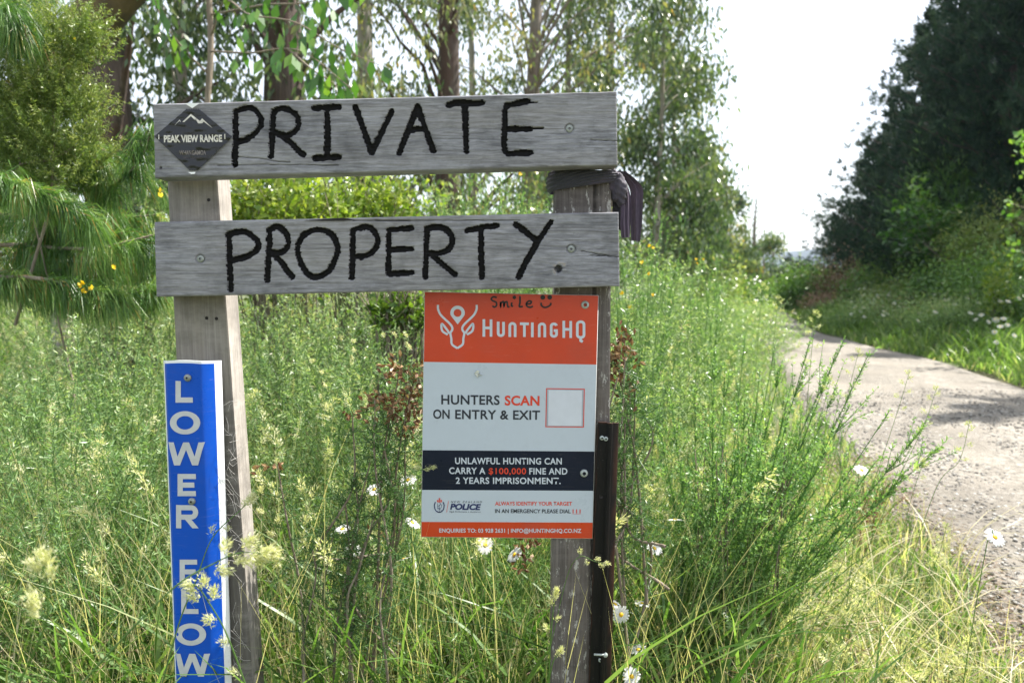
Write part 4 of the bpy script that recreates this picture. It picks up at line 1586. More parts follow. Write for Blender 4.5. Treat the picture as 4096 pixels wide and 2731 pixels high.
# ------------------------------------------------------------------ eucalypts
def gum(name, label, pxx, Y, r, h, lo, rad, ncl, nlf, bark, L=.13, W=.030, lean=(0, 0), tone=.45, sig=.25, group="gum trees beyond the sign", cat="tree", hang=1.1, base_z=0.0, spec=None):
    x = P(pxx, 900, Y)[0]
    t = thing(name, label, cat, (x, Y, base_z), group)
    g = Geo()
    n = 16
    r *= (1.4 if Y < 11 else 1.0) if bark == 'bark' else 1.25
    zz_ = np.linspace(0, 1, n)
    ctr = np.stack([lean[0] * zz_ * h + .05 * np.sin(zz_ * 7 + x) * zz_, lean[1] * zz_ * h + .05 * np.cos(zz_ * 6 + x), zz_ * h - .15], 1)
    rr = r * (1 - .82 * zz_) * (1 + .35 * np.exp(-zz_ * 18))
    g.tube(ctr, rr, 12, .5, 0, .05)
    at = lambda z: np.array([np.interp(z, ctr[:, 2], ctr[:, k]) for k in range(3)])
    cl = []
    for i in range(int(ncl * .62)):
        f = rng.random()
        z = lo + (h - lo) * f ** 1.25
        a = rng.random() * 6.28
        rr_ = rad * (.25 + .8 * rng.random()) * (1 - .45 * max(0, (z - lo) / (h - lo) - .4))
        c = at(z) + np.array([math.cos(a) * rr_, math.sin(a) * rr_, .1 * rr_])
        z0 = max(lo * .6, z - rr_ * (.5 + .6 * rng.random()))
        p0 = at(z0)
        limb(g, p0, c, max(.02, r * .22 * (1 - z0 / h) + .012), .009, .10, 5)
        cl.append(c)
        if rng.random() < .55:
            c2 = c + np.clip(rng.normal(0, .3, 3), -.5, .5)
            limb(g, p0 + (c - p0) * .6, c2, .012, .004, .05, 4, n=4)
            cl.append(c2)
    obj("trunk", g, M[bark], t, True)
    cl = np.array(cl)
    k = rng.integers(0, len(cl), nlf)
    q = cl[k] + np.clip(rng.normal(0, 1, (nlf, 3)), -2.2, 2.2) * np.array([sig, sig, sig * 1.05])
    q[:, 2] -= .15
    d = unit(rnd_dir(nlf) * .75 - UPV * hang)
    tn = np.minimum(tone + rng.normal(0, .15, nlf) + rng.normal(0, .14, len(cl))[k], .86) + .14 * (rng.random(nlf) < .04)
    g = Geo().kites(q, d, rnd_dir(nlf), 1.12 * L * (.6 + .7 * rng.random(nlf)), 1.4 * W * (.7 + .7 * rng.random(nlf)), np.clip(tn, 0, 1), 0)
    obj("crown", g, M['euc'], t)
    return t


gum("gum_tree", "thick stringy brown gum trunk rising above the diamond sticker corner", 452, 8.8, .27, 11, 2.3, 1.9, 60, 7500, 'bark', .14, .034, tone=.5, lean=(.012, 0))
gum("gum_tree", "dark reddish gum trunk standing behind the letters R and I of PRIVATE", 1168, 9.6, .26, 12, 2.6, 1.8, 55, 7000, 'bark', .13, .036, tone=.55, lean=(-.01, 0))
gum("gum_tree", "smooth pale grey gum trunk above the letter V of PRIVATE", 1468, 12.5, .17, 13, 2.8, 1.5, 40, 4200, 'palebark', .13, .034, tone=.5)
gum("gum_tree", "brown gum with pale peeling side above the letter T of PRIVATE", 1782, 11.5, .25, 13, 2.5, 2.0, 70, 8800, 'bark', .12, .032, tone=.62, lean=(.01, 0))
gum("gum_tree", "forked grey gum above the right end of the PRIVATE board", 2075, 13.5, .15, 13, 3.0, 2.1, 60, 8000, 'greybark', .12, .032, tone=.62, lean=(.05, 0))
gum("gum_tree", "dense dark crowned gum just right of the boards, behind the pale stem", 2430, 17, .16, 11, 1.8, 2.1, 70, 10500, 'greybark', .15, .042, tone=.38)
gum("gum_tree", "slender pale stemmed gum right of the rag with a tall leafy crown", 2625, 15, .085, 8.0, 2.2, 1.15, 60, 8000, 'palebark', .14, .038, tone=.42, lean=(.008, 0))
gum("gum_tree", "leafy gum forming the right shoulder of the tall trees", 2690, 20, .12, 7.6, 1.6, 1.1, 60, 7500, 'greybark', .17, .05, tone=.42)
gum("gum_tree", "leaning thin gum behind the forked one, in the gap of sky", 1890, 16, .10, 12, 3.4, 1.7, 35, 4500, 'palebark', .14, .038, tone=.6)
gum("gum_tree", "shorter gum stepping down towards the road, bare lower trunk", 2790, 26, .13, 6.6, 1.8, 1.2, 34, 3600, 'palebark', .20, .062, tone=.48)
gum("gum_tree", "ragged open gum with grey trunk near the road bend", 2862, 31, .15, 6.3, 2.0, 1.2, 26, 2300, 'palebark', .22, .07, tone=.55)
gum("gum_tree", "small ragged gum nearest the bare snag on its left", 2925, 37, .15, 5.6, 1.8, 1.1, 22, 1900, 'greybark', .24, .08, tone=.55)
gum("gum_tree", "slim gum in the stepping line, beside the ragged open gum", 2895, 34, .10, 6.1, 2.0, .9, 24, 1800, 'palebark', .24, .075, tone=.5)
gum("gum_tree", "low dark gum just left of the bare snag", 2980, 41, .10, 4.4, 1.4, 1.0, 20, 1500, 'greybark', .24, .08, tone=.42)
gum("gum_tree", "small umbrella topped gum right of the bare snag", 3098, 48, .11, 4.2, 3.2, 1.1, 12, 900, 'greybark', .24, .08, tone=.6, sig=.3)
gum("gum_tree", "rounded low gum under the umbrella topped one", 3060, 44, .12, 3.0, 1.2, 1.0, 14, 1300, 'greybark', .24, .08, tone=.4)
gum("gum_tree", "thin leafy gum left of the thick stringy trunk", 215, 10.5, .12, 12, 2.7, 1.7, 45, 4500, 'palebark', .13, .034, tone=.45)
gum("gum_tree", "gum with hanging sprays over the left of the PRIVATE board", 760, 10, .09, 10, 3.2, 1.5, 45, 5200, 'palebark', .15, .036, tone=.40)
gum("gum_tree", "bushy gum filling the gap between the boards and the pale stem", 2270, 15, .12, 9, 1.6, 1.7, 50, 5500, 'greybark', .14, .036, tone=.5)

# bare snag
t = thing("dead_tree", "bare dead snag with stubby branches beside the road bend", "dead tree", (P(3018, 900, 42)[0], 42, 0))
g = Geo().tube([(0, 0, -.1), (.05, 0, 2), (.0, 0, 4.2), (.06, 0, 6.3)], [.17, .14, .09, .02], 8, .5, 0, .05)
for i in range(26):
    z = 1.8 + 4.3 * rng.random()
    a = rng.random() * 6.28
    l_ = .25 + .5 * rng.random()
    limb(g, (0, 0, z), (math.cos(a) * l_, math.sin(a) * l_, z + .12), .03, .008, .1, 4, n=4)
obj("trunk", g, M['greybark'], t)
g = Geo()
q = np.stack([rng.normal(0, .35, 240), rng.normal(0, .35, 240), 2.2 + 4 * rng.random(240)], 1)
g.kites(q, unit(rnd_dir(240) - UPV * .4), rnd_dir(240), .17, .06, .3 + .4 * rng.random(240))
obj("crown", g, M['euc'], t)

# thin sapling with large leaves hanging across the view above the board
sx = P(835, 700, 5.2)
t = thing("gum_sapling", "thin gum sapling with long arching twigs of large rounded leaves above the board", "sapling", (sx[0], 5.2, 0))
o_ = np.array([sx[0], 5.2, 0])
g = Geo()
g.tube(path([(835, 1500, 5.2), (830, 900, 5.2), (825, 500, 5.2), (842, 200, 5.2), (835, -100, 5.2), (850, -500, 5.2)]) - o_, .022, 7, .5, 0, .05)
twigs = [[(842, 150, 5.2), (900, 5, 5.0), (1000, 60, 4.7), (1180, 90, 4.5), (1350, 190, 4.4), (1520, 262, 4.4)],
         [(838, 205, 5.2), (1000, 212, 4.8), (1150, 195, 4.6), (1250, 230, 4.5), (1400, 352, 4.4)],
         [(842, 60, 5.2), (1060, 20, 4.9), (1230, 10, 4.7), (1400, -60, 4.6)],
         [(835, 300, 5.2), (720, 180, 5.0), (640, 60, 4.9), (600, -80, 4.8)],
         [(1150, 195, 4.6), (1250, 280, 4.55), (1330, 330, 4.5), (1370, 385, 4.5)]]
lf = []
for tw in twigs:
    q = path(tw, n=8) - o_
    g.tube(q, np.linspace(.008, .0025, len(q)), 5)
    for j in range(6, len(q)):
        for _ in range(2):
            if rng.random() < .5:
                lf.append(q[j] + rng.normal(0, .05, 3) + [0, 0, -.02])
obj("trunk", g, M['twig'], t)
lf = np.array(lf)
k = len(lf)
g = Geo().kites(lf, unit(rnd_dir(k) * .5 - UPV), unit(rng.normal(0, .5, (k, 3)) + [0, -1, 0]), .10 + .05 * rng.random(k), .045 + .02 * rng.random(k), .1 + .75 * rng.random(k), 0, .5)
obj("crown", g, M['maple'], t)

# leaning olive brown limb at the top left
t = thing("leaning_tree", "smooth olive brown leaning trunk crossing the top left corner", "tree", (P(100, 900, 5.2)[0], 5.2, 0))
o_ = np.array([P(100, 900, 5.2)[0], 5.2, 0])
g = Geo()
q = path([(-260, 1700, 5.2), (-120, 900, 5.2), (60, 560, 5.2), (240, 250, 5.2), (430, 20, 5.2), (680, -280, 5.2), (800, -700, 5.2)]) - o_
g.tube(q, np.linspace(.21, .13, len(q)), 14, .5, 0, .015)
obj("trunk", g, M['oliveb'], t, True)
k = 900
q = np.array([P(900 + 500 * rng.random(), -900 - 500 * rng.random(), 5.2) for _ in range(k)]) - o_ + rng.normal(0, .5, (k, 3))
obj("crown", Geo().kites(q, unit(rnd_dir(k) - UPV), rnd_dir(k), .14, .035, rng.random(k)), M['euc'], t)

# ------------------------------------------------------------------ pines on the right
def pine_mesh(h, rad, seed):
    r_ = np.random.default_rng(seed)
    tr, fo = Geo(), Geo()
    z = np.linspace(-.2, h, 12)
    tr.tube(np.stack([.03 * np.sin(z), .03 * np.cos(z), z], 1), np.interp(z, [-.2, h], [.20, .02]), 10, .5, 0, .03)
    Pp, Dd, Tt = [], [], []
    zc = .5
    while zc < h - .15:
        f = zc / h
        R_ = 1.28 * rad * (1 - f) ** .80 * (.72 + .5 * r_.random()) + .10
        for j in range(6):
            a = r_.random() * 6.28
            Lb = R_ * (.65 + .5 * r_.random())
            m_ = 7
            tt = np.linspace(0, 1, m_)
            bx = np.stack([np.cos(a) * Lb * tt, np.sin(a) * Lb * tt, zc + Lb * (-.05 * tt + .32 * tt ** 2.4)], 1)
            tr.tube(bx[::2], np.linspace(.035 * (1 - f) + .01, .006, 4), 4)
            nt_ = int(9 + 6 * Lb)
            for q in range(nt_):
                s_ = .22 + .78 * (q + r_.random()) / nt_
                p = np.array([np.interp(s_, tt, bx[:, k]) for k in range(3)]) + r_.normal(0, .13, 3) * (.5 + Lb * .3)
                d = np.array([np.cos(a), np.sin(a), .5 + .5 * s_])
                n_ = 11
                Pp.append(np.repeat(p[None], n_, 0) + r_.normal(0, .035, (n_, 3)))
                Dd.append(unit(d) + r_.normal(0, .55, (n_, 3)))
                Tt.append(np.clip(.35 + .25 * s_ + r_.normal(0, .14, n_) + .12 * r_.normal(), 0, 1))
        zc += .30 + .12 * r_.random()
    p = np.array([0, 0, h - .1])
    for q in range(14):
        Pp.append(np.repeat((p + [0, 0, -.5 + .07 * q])[None], 8, 0))
        Dd.append(unit(np.array([0, 0, 1.0])) + r_.normal(0, .4, (8, 3)))
        Tt.append(np.full(8, .6))
    Pp, Dd, Tt = np.concatenate(Pp), np.concatenate(Dd), np.concatenate(Tt)
    fo.kites(Pp, Dd, rnd_dir(len(Pp)),   .16 + .12 * r_.random(len(Pp)), .042, Tt, 0, .35)
    return mesh_from("trunk", tr, M['pinebark']), mesh_from("crown", fo, M['pine'])


pv = [pine_mesh(10, 3.0, 1), pine_mesh(10, 3.6, 2), pine_mesh(10, 2.6, 3)]
pines = [  # px, top py, Y, variant, width scale, rotation, label
    (3385, 900, 44, 1, 1.25, 0.3, "short dark pine at the far left end of the pine row"),
    (3480, 610, 38, 1, 1.15, 1.3, "dark pine with ragged left branches against the sky"),
    (3560, 470, 34, 2, 1.1, 2.2, "pine with a thin double leader rising against the sky"),
    (3675, 90, 30, 0, 1.0, 4.0, "pine with a tall feathery leader standing in the gap"),
    (3790, -60, 26, 1, .9, 5.1, "tall pine with its top cut by the frame, behind the maple sapling"),
    (3900, -260, 24, 0, 1.0, .9, "tall dark pine above the kanuka bush"),
    (4010, -420, 21, 1, .85, 2.9, "nearest tall dark pine at the right edge"),
    (4160, -520, 17.5, 2, 1.1, 1.9, "dark pine partly outside the right edge"),
    (3620, 520, 27, 2, 1.2, .2, "lower dark pine filling behind the dead brown bush"),
    (3830, 380, 21, 0, .9, 3.3, "low branched dark pine behind the kanuka bush"),
    (4020, 250, 18.5, 2, 1.15, 4.4, "broad low dark pine above the tan bush"),
]
for (pxx, ty, Y, v, ws, rz, lab) in pines:
    Y = max(Y, YR(pxx, 5.5 + v * .7))
    gz = float(ground_z(np.array(P(pxx, 900, Y)[0]), np.array(Y)))
    h = CAM_H + (1100 - ty) / F * Y - gz
    x = P(pxx, 900, Y)[0]
    t = thing("pine_tree", lab, "pine tree", (x, Y, gz), "pines along the right of the road")
    for nm_, me in zip(("trunk", "crown"), pv[v]):
        link(nm_, me, t)
    t.scale = (ws * (h / 10) ** .45, ws * (h / 10) ** .45, h / 10)
    t.rotation_euler[2] = rz
# shading pines further right, outside the frame but throwing their shade on the road
for (x, y, v, h, lab) in ((12.9, 11.6, 1, 13, "tall pine just outside the right edge shading the verge"), (15.5, 6.0, 0, 13.5, "tall pine right of the near road, outside the frame"), (15.0, 17.5, 0, 13, "pine beyond the right edge beside the tan bush")):
    t = thing("pine_tree", lab, "pine tree", (x, y, .8), "pines along the right of the road")
    for nm_, me in zip(("trunk", "crown"), pv[v]):
        link(nm_, me, t)
    t.scale = (.5, .5, h / 10) if y < 14 else (.72, .72, h / 10)

# ------------------------------------------------------------------ bushes across the road
def bush(name, label, pxx, ty, Y, hw, mat, n, L, W, tone=.45, cat="bush", stems='greybark', lumps=26, low=0.0, spread=.30, ry=None, up=.3, group=None):
    x = P(pxx, 900, Y)[0]
    if pxx > 3300:
        L, W = L * 1.4, W * 1.4
    gz = float(ground_z(np.array(x), np.array(Y)))
    top = CAM_H + (1100 - ty) / F * Y
    top = max(top, gz + .8)
    rx = hw / F * Y
    cz = gz + low
    t = thing(name, label, cat, (x, Y, cz - low), group)
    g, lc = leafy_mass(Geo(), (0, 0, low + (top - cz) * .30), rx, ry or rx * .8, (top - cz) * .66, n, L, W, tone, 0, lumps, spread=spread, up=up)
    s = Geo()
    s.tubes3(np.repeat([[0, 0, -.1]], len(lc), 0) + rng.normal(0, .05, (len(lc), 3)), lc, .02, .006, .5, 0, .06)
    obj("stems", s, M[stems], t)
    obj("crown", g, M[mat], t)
    return t


bush("kanuka_bush", "feathery dark green kanuka bush in front of the pines", 3850, 640, YR(3850, 5.0), 235, 'shrub', 12000, .20, .022, .36, lumps=34, low=.9, stems='pinebark', up=.7, spread=.24)
bush("dead_bush", "dead reddish brown bush under the left pines", 3400, 1035, YR(3400, 2.6), 115, 'dead', 4200, .11, .03, .40, lumps=16, stems='greybark')
bush("dead_bush", "low brown dead bush at the foot of the taller dead one", 3330, 1190, YR(3330, 1.6), 95, 'dead', 1800, .10, .03, .5, lumps=12)
bush("tan_bush", "tan and olive bush high on the right edge", 3985, 835, YR(3985, 4.2), 175, 'olive', 7000, .07, .020, .55, lumps=22, low=1.0, stems='twig')
bush("green_shrub", "mid green shrub left of the dead brown bush, by the road bend", 3235, 1075, YR(3235, 1.5), 95, 'shrub', 4200, .16, .07, .55)
bush("green_shrub", "shrub between the dead brown bush and the maple sapling", 3520, 1030, YR(3520, 3.2), 120, 'shrub', 5200, .09, .032, .6)
bush("olive_shrub", "olive tinted shrub in front of the kanuka trunk", 3640, 1090, YR(3640, 3.2), 150, 'olive', 6000, .075, .018, .45)
bush("green_shrub", "dark leafy shrub below the maple sapling", 3800, 1080, YR(3800, 3.0), 150, 'shrub', 6000, .075, .030, .5)
bush("green_shrub", "leafy green shrub at the right edge below the tan bush", 4000, 1000, YR(4000, 3.2), 170, 'shrub', 7000, .07, .028, .62)
bush("green_shrub", "low shrub right of the daisies at the far right edge", 4120, 1130, YR(4120, 3.0), 120, 'shrub', 4200, .06, .02, .55)
bush("bright_shrub", "yellow green sprigged shrub on the right bank", 4005, 1010, YR(4005, 2.4), 55, 'lime', 700, .08, .03, .55, lumps=9)
bush("bramble", "dark arching tangle with a brown hollow beneath, right bank", 3690, 1175, YR(3690, 2.6), 135, 'dead', 3600, .07, .014, .2, lumps=14)
bush("green_shrub", "grassy green bank shrub above the white daisies", 3560, 1200, YR(3560, 1.9), 170, 'gorse', 8000, .07, .014, .5)
bush("green_shrub", "soft green shrub at the right edge above the daisies", 3930, 1190, YR(3930, 2.3), 190, 'gorse', 9000, .055, .011, .5)
bush("green_shrub", "soft green shrub below the arching tangle", 3740, 1240, YR(3740, 1.8), 150, 'gorse', 7000, .055, .011, .5)
bush("green_shrub", "shrub closing the road bend on the right side", 3190, 1130, YR(3190, 1.2), 60, 'shrub', 2600, .17, .08, .7)
bush("round_tree", "pale green rounded small tree before the hill", 3190, 1055, 62, 42, 'lime', 1500, .28, .14, .35, cat="tree", low=.6)
for i, (pxx, ty, Y, hw, mat, tn, lab) in enumerate([
        (3120, 1120, 40, 80, 'lime', .25, "light green scrub clump in the road bend"), (3230, 1110, 44, 70, 'shrub', .8, "green scrub clump behind the road bend"),
        (3040, 1135, 38, 70, 'shrub', .7, "scrub clump left of the road end"), (2960, 1110, 32, 90, 'shrub', .5, "dark scrub clump under the small ragged gums"),
        (2900, 1060, 30, 60, 'lime', .9, "yellow orange tinged bush among the far gum trunks"), (2840, 1090, 24, 120, 'olive', .35, "olive scrub under the stepping down gums"),
        (3290, 1120, 50, 60, 'shrub', .5, "darker scrub clump before the left pines"), (3085, 1085, 75, 30, 'pine', .6, "small dark conifer clump before the hill"),
        (3130, 1070, 95, 26, 'pine', .7, "tiny dark conifer silhouette below the hill line")]):
    bush("scrub_clump", lab, pxx, ty, Y, hw, mat, 2400, .13 + .0012 * Y, .05 + .0008 * Y, tn)

# maple sapling: spreading boughs of broad leaves
YM = YR(3760, 3.2)
x, Y = P(3900, 1000, YM)[0], YM
gz = float(ground_z(np.array(x), np.array(Y)))
t = thing("maple_sapling", "broad leaved green sapling reaching left from the right bank", "sapling", (x, Y, gz))
o_ = np.array([x, Y, gz])
g = Geo()
lf = []
main = path([(3960, 1230, YM), (3900, 1130, YM), (3800, 1060, YM), (3700, 980, YM)]) - o_
g.tube(main, np.linspace(  .05, .025, len(main)), 7, cap=False)
for tip_ in ((3560, 900), (3600, 1010), (3590, 860), (3640, 840), (3660, 780), (3665, 725), (3700, 830), (3740, 900), (3780, 860), (3820, 845), (3830, 950), (3760, 960), (3640, 950), (3700, 1010), (3850, 1000), (3570, 930), (3690, 760), (3610, 960)):
    p0 = main[rng.integers(len(main) // 3, len(main))]
    q = P(tip_[0], tip_[1], YM + rng.normal(0, .35)) - o_
    pts = limb(g, p0, q, .012, .003, .10, 4)
    for j in range(2, 6):
        for _ in range(10):
            lf.append(pts[j] + rng.normal(0, .13, 3))
obj("trunk", g, M['greybark'], t)
lf = np.array(lf)
k = len(lf)
lobes = Geo()
dz = rnd_dir(k) * np.array([1, 1, .3])
nn_ = unit(UPV + rng.normal(0, .45, (k, 3)))
for a in (-.8, 0, .8):
    sd = unit(np.cross(dz, nn_))
    lobes.kites(lf, unit(dz) * math.cos(a) + sd * math.sin(a), nn_, .125 + .04 * rng.random(k), .065, np.clip(.35 + .3 * (lf[:, 2] - lf[:, 2].mean()) + rng.normal(0, .18, k), 0, 1), 0, .5)
obj("crown", lobes, M['maple'], t)
YL = YR(4120, 1.6)
pl_ = P(4120, 640, YL)
gl_ = float(ground_z(pl_[0], pl_[1]))
t2 = thing("leafy_sapling", "bright leafy sapling reaching in at the upper right edge", "sapling", (pl_[0] + .25, pl_[1], gl_))
g = Geo()
hz2 = pl_[2] - gl_
g.tube(smooth_line(np.array([[0, 0, -.1], [.06, 0, hz2 * .4], [-.04, 0, hz2 * .8], [.0, 0, hz2 + .3]]), 6), np.linspace(.04, .012, 19), 7)
c_ = []
for k in range(16):
    z = hz2 * (.45 + .62 * rng.random())
    q = np.array([-.35 * rng.random() + .12 * rng.normal(), .3 * rng.normal(), z + .15])
    limb(g, (0, 0, z - .15), q, .010, .004, .1, 4)
    c_ += [q + rng.normal(0, .08, 3) for _ in range(12)]
obj("trunk", g, M['twig'], t2)
c_ = np.array(c_)
obj("crown", Geo().kites(c_, rnd_dir(len(c_)), rnd_dir(len(c_)), .12, .08, .5 + .4 * rng.random(len(c_)), 0, .5), M['maple'], t2)

# ------------------------------------------------------------------ left side: pine branches, gorse bush
t = thing("young_pine", "young pine with long drooping bright green needles at the left edge", "pine tree", (-3.0, 3.5, 0))
o_ = np.array([-3.0, 3.5, 0])
g = Geo()
g.tube([(0, 0, -.1), (.02, 0, 1.5), (0, 0, 3.4)], [.06, .045, .02], 8)
fo = Geo()
brs = [[(-400, 1120, 3.0), (100, 1110, 2.9), (300, 1150, 2.9), (450, 1180, 2.9)], [(-400, 520, 3.2), (0, 560, 3.1), (200, 620, 3.1), (380, 640, 3.1)],
       [(-400, 640, 2.75), (-60, 700, 2.7), (150, 760, 2.7), (330, 860, 2.7)], [(-400, 120, 2.9), (-120, 60, 2.8), (0, 30, 2.8), (60, 80, 2.8)], [(-400, 700, 4.0), (200, 560, 3.9), (450, 620, 3.9), (640, 760, 3.8)], [(-400, 1250, 3.6), (100, 1180, 3.5), (400, 1190, 3.4), (640, 1150, 3.4)],
       [(-400, 820, 3.4), (-50, 700, 3.3), (180, 690, 3.2), (330, 705, 3.2), (450, 740, 3.15), (560, 640, 3.1), (600, 540, 3.1)],
       [(-400, 900, 3.4), (0, 860, 3.3), (150, 890, 3.2), (300, 925, 3.2), (420, 940, 3.2), (500, 930, 3.2)],
       [(-400, 1000, 3.3), (50, 980, 3.2), (250, 995, 3.1), (400, 990, 3.0), (540, 960, 3.0), (650, 930, 3.0)],
       [(-400, 1100, 3.4), (0, 1020, 3.3), (160, 960, 3.2), (230, 880, 3.2)],
       [(-400, 600, 3.5), (-80, 460, 3.4), (60, 420, 3.4), (200, 440, 3.3)],
       [(-400, 760, 3.6), (0, 770, 3.5), (250, 800, 3.5), (420, 850, 3.4)],
       [(-400, 1180, 3.4), (-20, 1090, 3.3), (200, 1080, 3.2), (380, 1075, 3.2)],
       [(-400, 300, 3.5), (-100, 60, 3.5), (30, 30, 3.5), (90, 60, 3.5)],
       [(-300, 200, 3.5), (-60, -60, 3.5), (60, -80, 3.5), (150, -60, 3.4)],
       [(-400, 950, 3.8), (100, 900, 3.7), (400, 880, 3.6), (620, 860, 3.5)],
       [(-400, 1050, 3.8), (100, 1040, 3.7), (400, 1060, 3.6), (600, 1040, 3.5)]]
for b in brs:
    q = path(b, n=10) - o_
    g.tube(q, np.linspace(.012, .004, len(q)), 5)
    nt_, m_ = 38, 46
    ft = .15 + .85 * np.sort(rng.random(nt_))
    jt = ft * (len(q) - 1)
    pt_ = np.stack([np.interp(jt, np.arange(len(q)), q[:, k]) for k in range(3)], 1)
    dt_ = unit(np.stack([np.interp(jt, np.arange(len(q)), np.gradient(q[:, k])) for k in range(3)], 1))
    ax_ = unit(dt_ * .9 + rng.normal(0, .35, (nt_, 3)) - UPV * .15)
    tn_ = .40 + rng.normal(0, .20, nt_)
    n = nt_ * m_
    p = np.repeat(pt_, m_, 0) + np.repeat(ax_, m_, 0) * (.05 * rng.random((n, 1))) + rng.normal(0, .006, (n, 3))
    s1 = unit(np.repeat(ax_, m_, 0) * .7 + rnd_dir(n) * .6 - UPV * .35)
    L1 = .045 + .03 * rng.random(n)
    mid = p + s1 * L1[:, None]
    s2 = unit(s1 * .6 - UPV * .9 + rng.normal(0, .10, (n, 3)))
    L2 = .06 + .08 * rng.random(n)
    tn = np.clip(np.repeat(tn_, m_) + rng.normal(0, .13, n), 0, .95)
    tn = np.where(rng.random(n) < .03, 1.0, tn)
    wd = .0021
    sd = unit(np.cross(s1, rnd_dir(n))) * wd / 2
    v = np.stack([p - sd, p + sd, mid + sd, mid - sd], 1)
    fo.add(v.reshape(-1, 3), np.arange(4 * n).reshape(n, 4), np.repeat(tn, 4))
    fo.kites(mid, s2, rnd_dir(n), L2, wd * 1.2, tn, 0, .2)
obj("trunk", g, M['twig'], t)
obj("needles", fo, M['pineleft'], t)

t = thing("gorse_bush", "tall olive gorse bush with a few yellow flowers in the top left corner", "gorse", (P(60, 900, 3.0)[0], 3.0, 0))
o_ = np.array([P(60, 900, 3.0)[0], 3.0, 0])
g, st = Geo(), Geo()
for (a, b, rx_, rz_, n) in ((120, 230, .17, .12, 150), (250, 150, .10, .09, 70), (40, 430, .17, .13, 160), (190, 520, .16, .13, 130), (300, 600, .10, .08, 60), (100, 620, .16, .12, 120),
                            (330, 120, .05, .09, 40), (380, 190, .05, .04, 20), (-60, 250, .12, .15, 80), (240, 400, .08, .07, 50), (150, 740, .12, .08, 60), (20, 780, .1, .08, 40), (0, 120, .15, .14, 130), (150, 360, .16, .12, 130), (330, 420, .08, .08, 50), (280, 700, .10, .07, 50), (-40, 600, .15, .14, 110)):
    c = P(a, b + 60, 3.0) - o_
    gorse_mass(g, c, rx_ * 1.1, rx_, rz_ * 1.1, int(n * 1.5), 30, .018, .0032, .60, 0, .13)
    if n > 155:
        st.tubes3(np.array([[rng.normal(0, .05), .12, -.1]]), c[None], .007, .004, .5, 0, .03)
st.tube(path([(60, 1300, 3.0), (150, 1000, 3.0), (200, 820, 2.98), (210, 640, 2.98), (215, 400, 3.0)]) - o_, [.007] * 25, 5)
st.tube(path([(-50, 760, 3.0), (80, 660, 2.97), (200, 640, 2.97), (300, 585, 2.96)]) - o_, .005, 5)
obj("stems", st, M['twig'], t)
obj("crown", g, M['olive'], t)
k = np.array([P(a, b, 2.93) - o_ for a, b in ((293, 146), (235, 112), (20, 328), (163, 115))])
obj("flowers", Geo().kites(k, rnd_dir(4), rnd_dir(4), .02, .013, .8, 0, .5), M['yellow'], t)

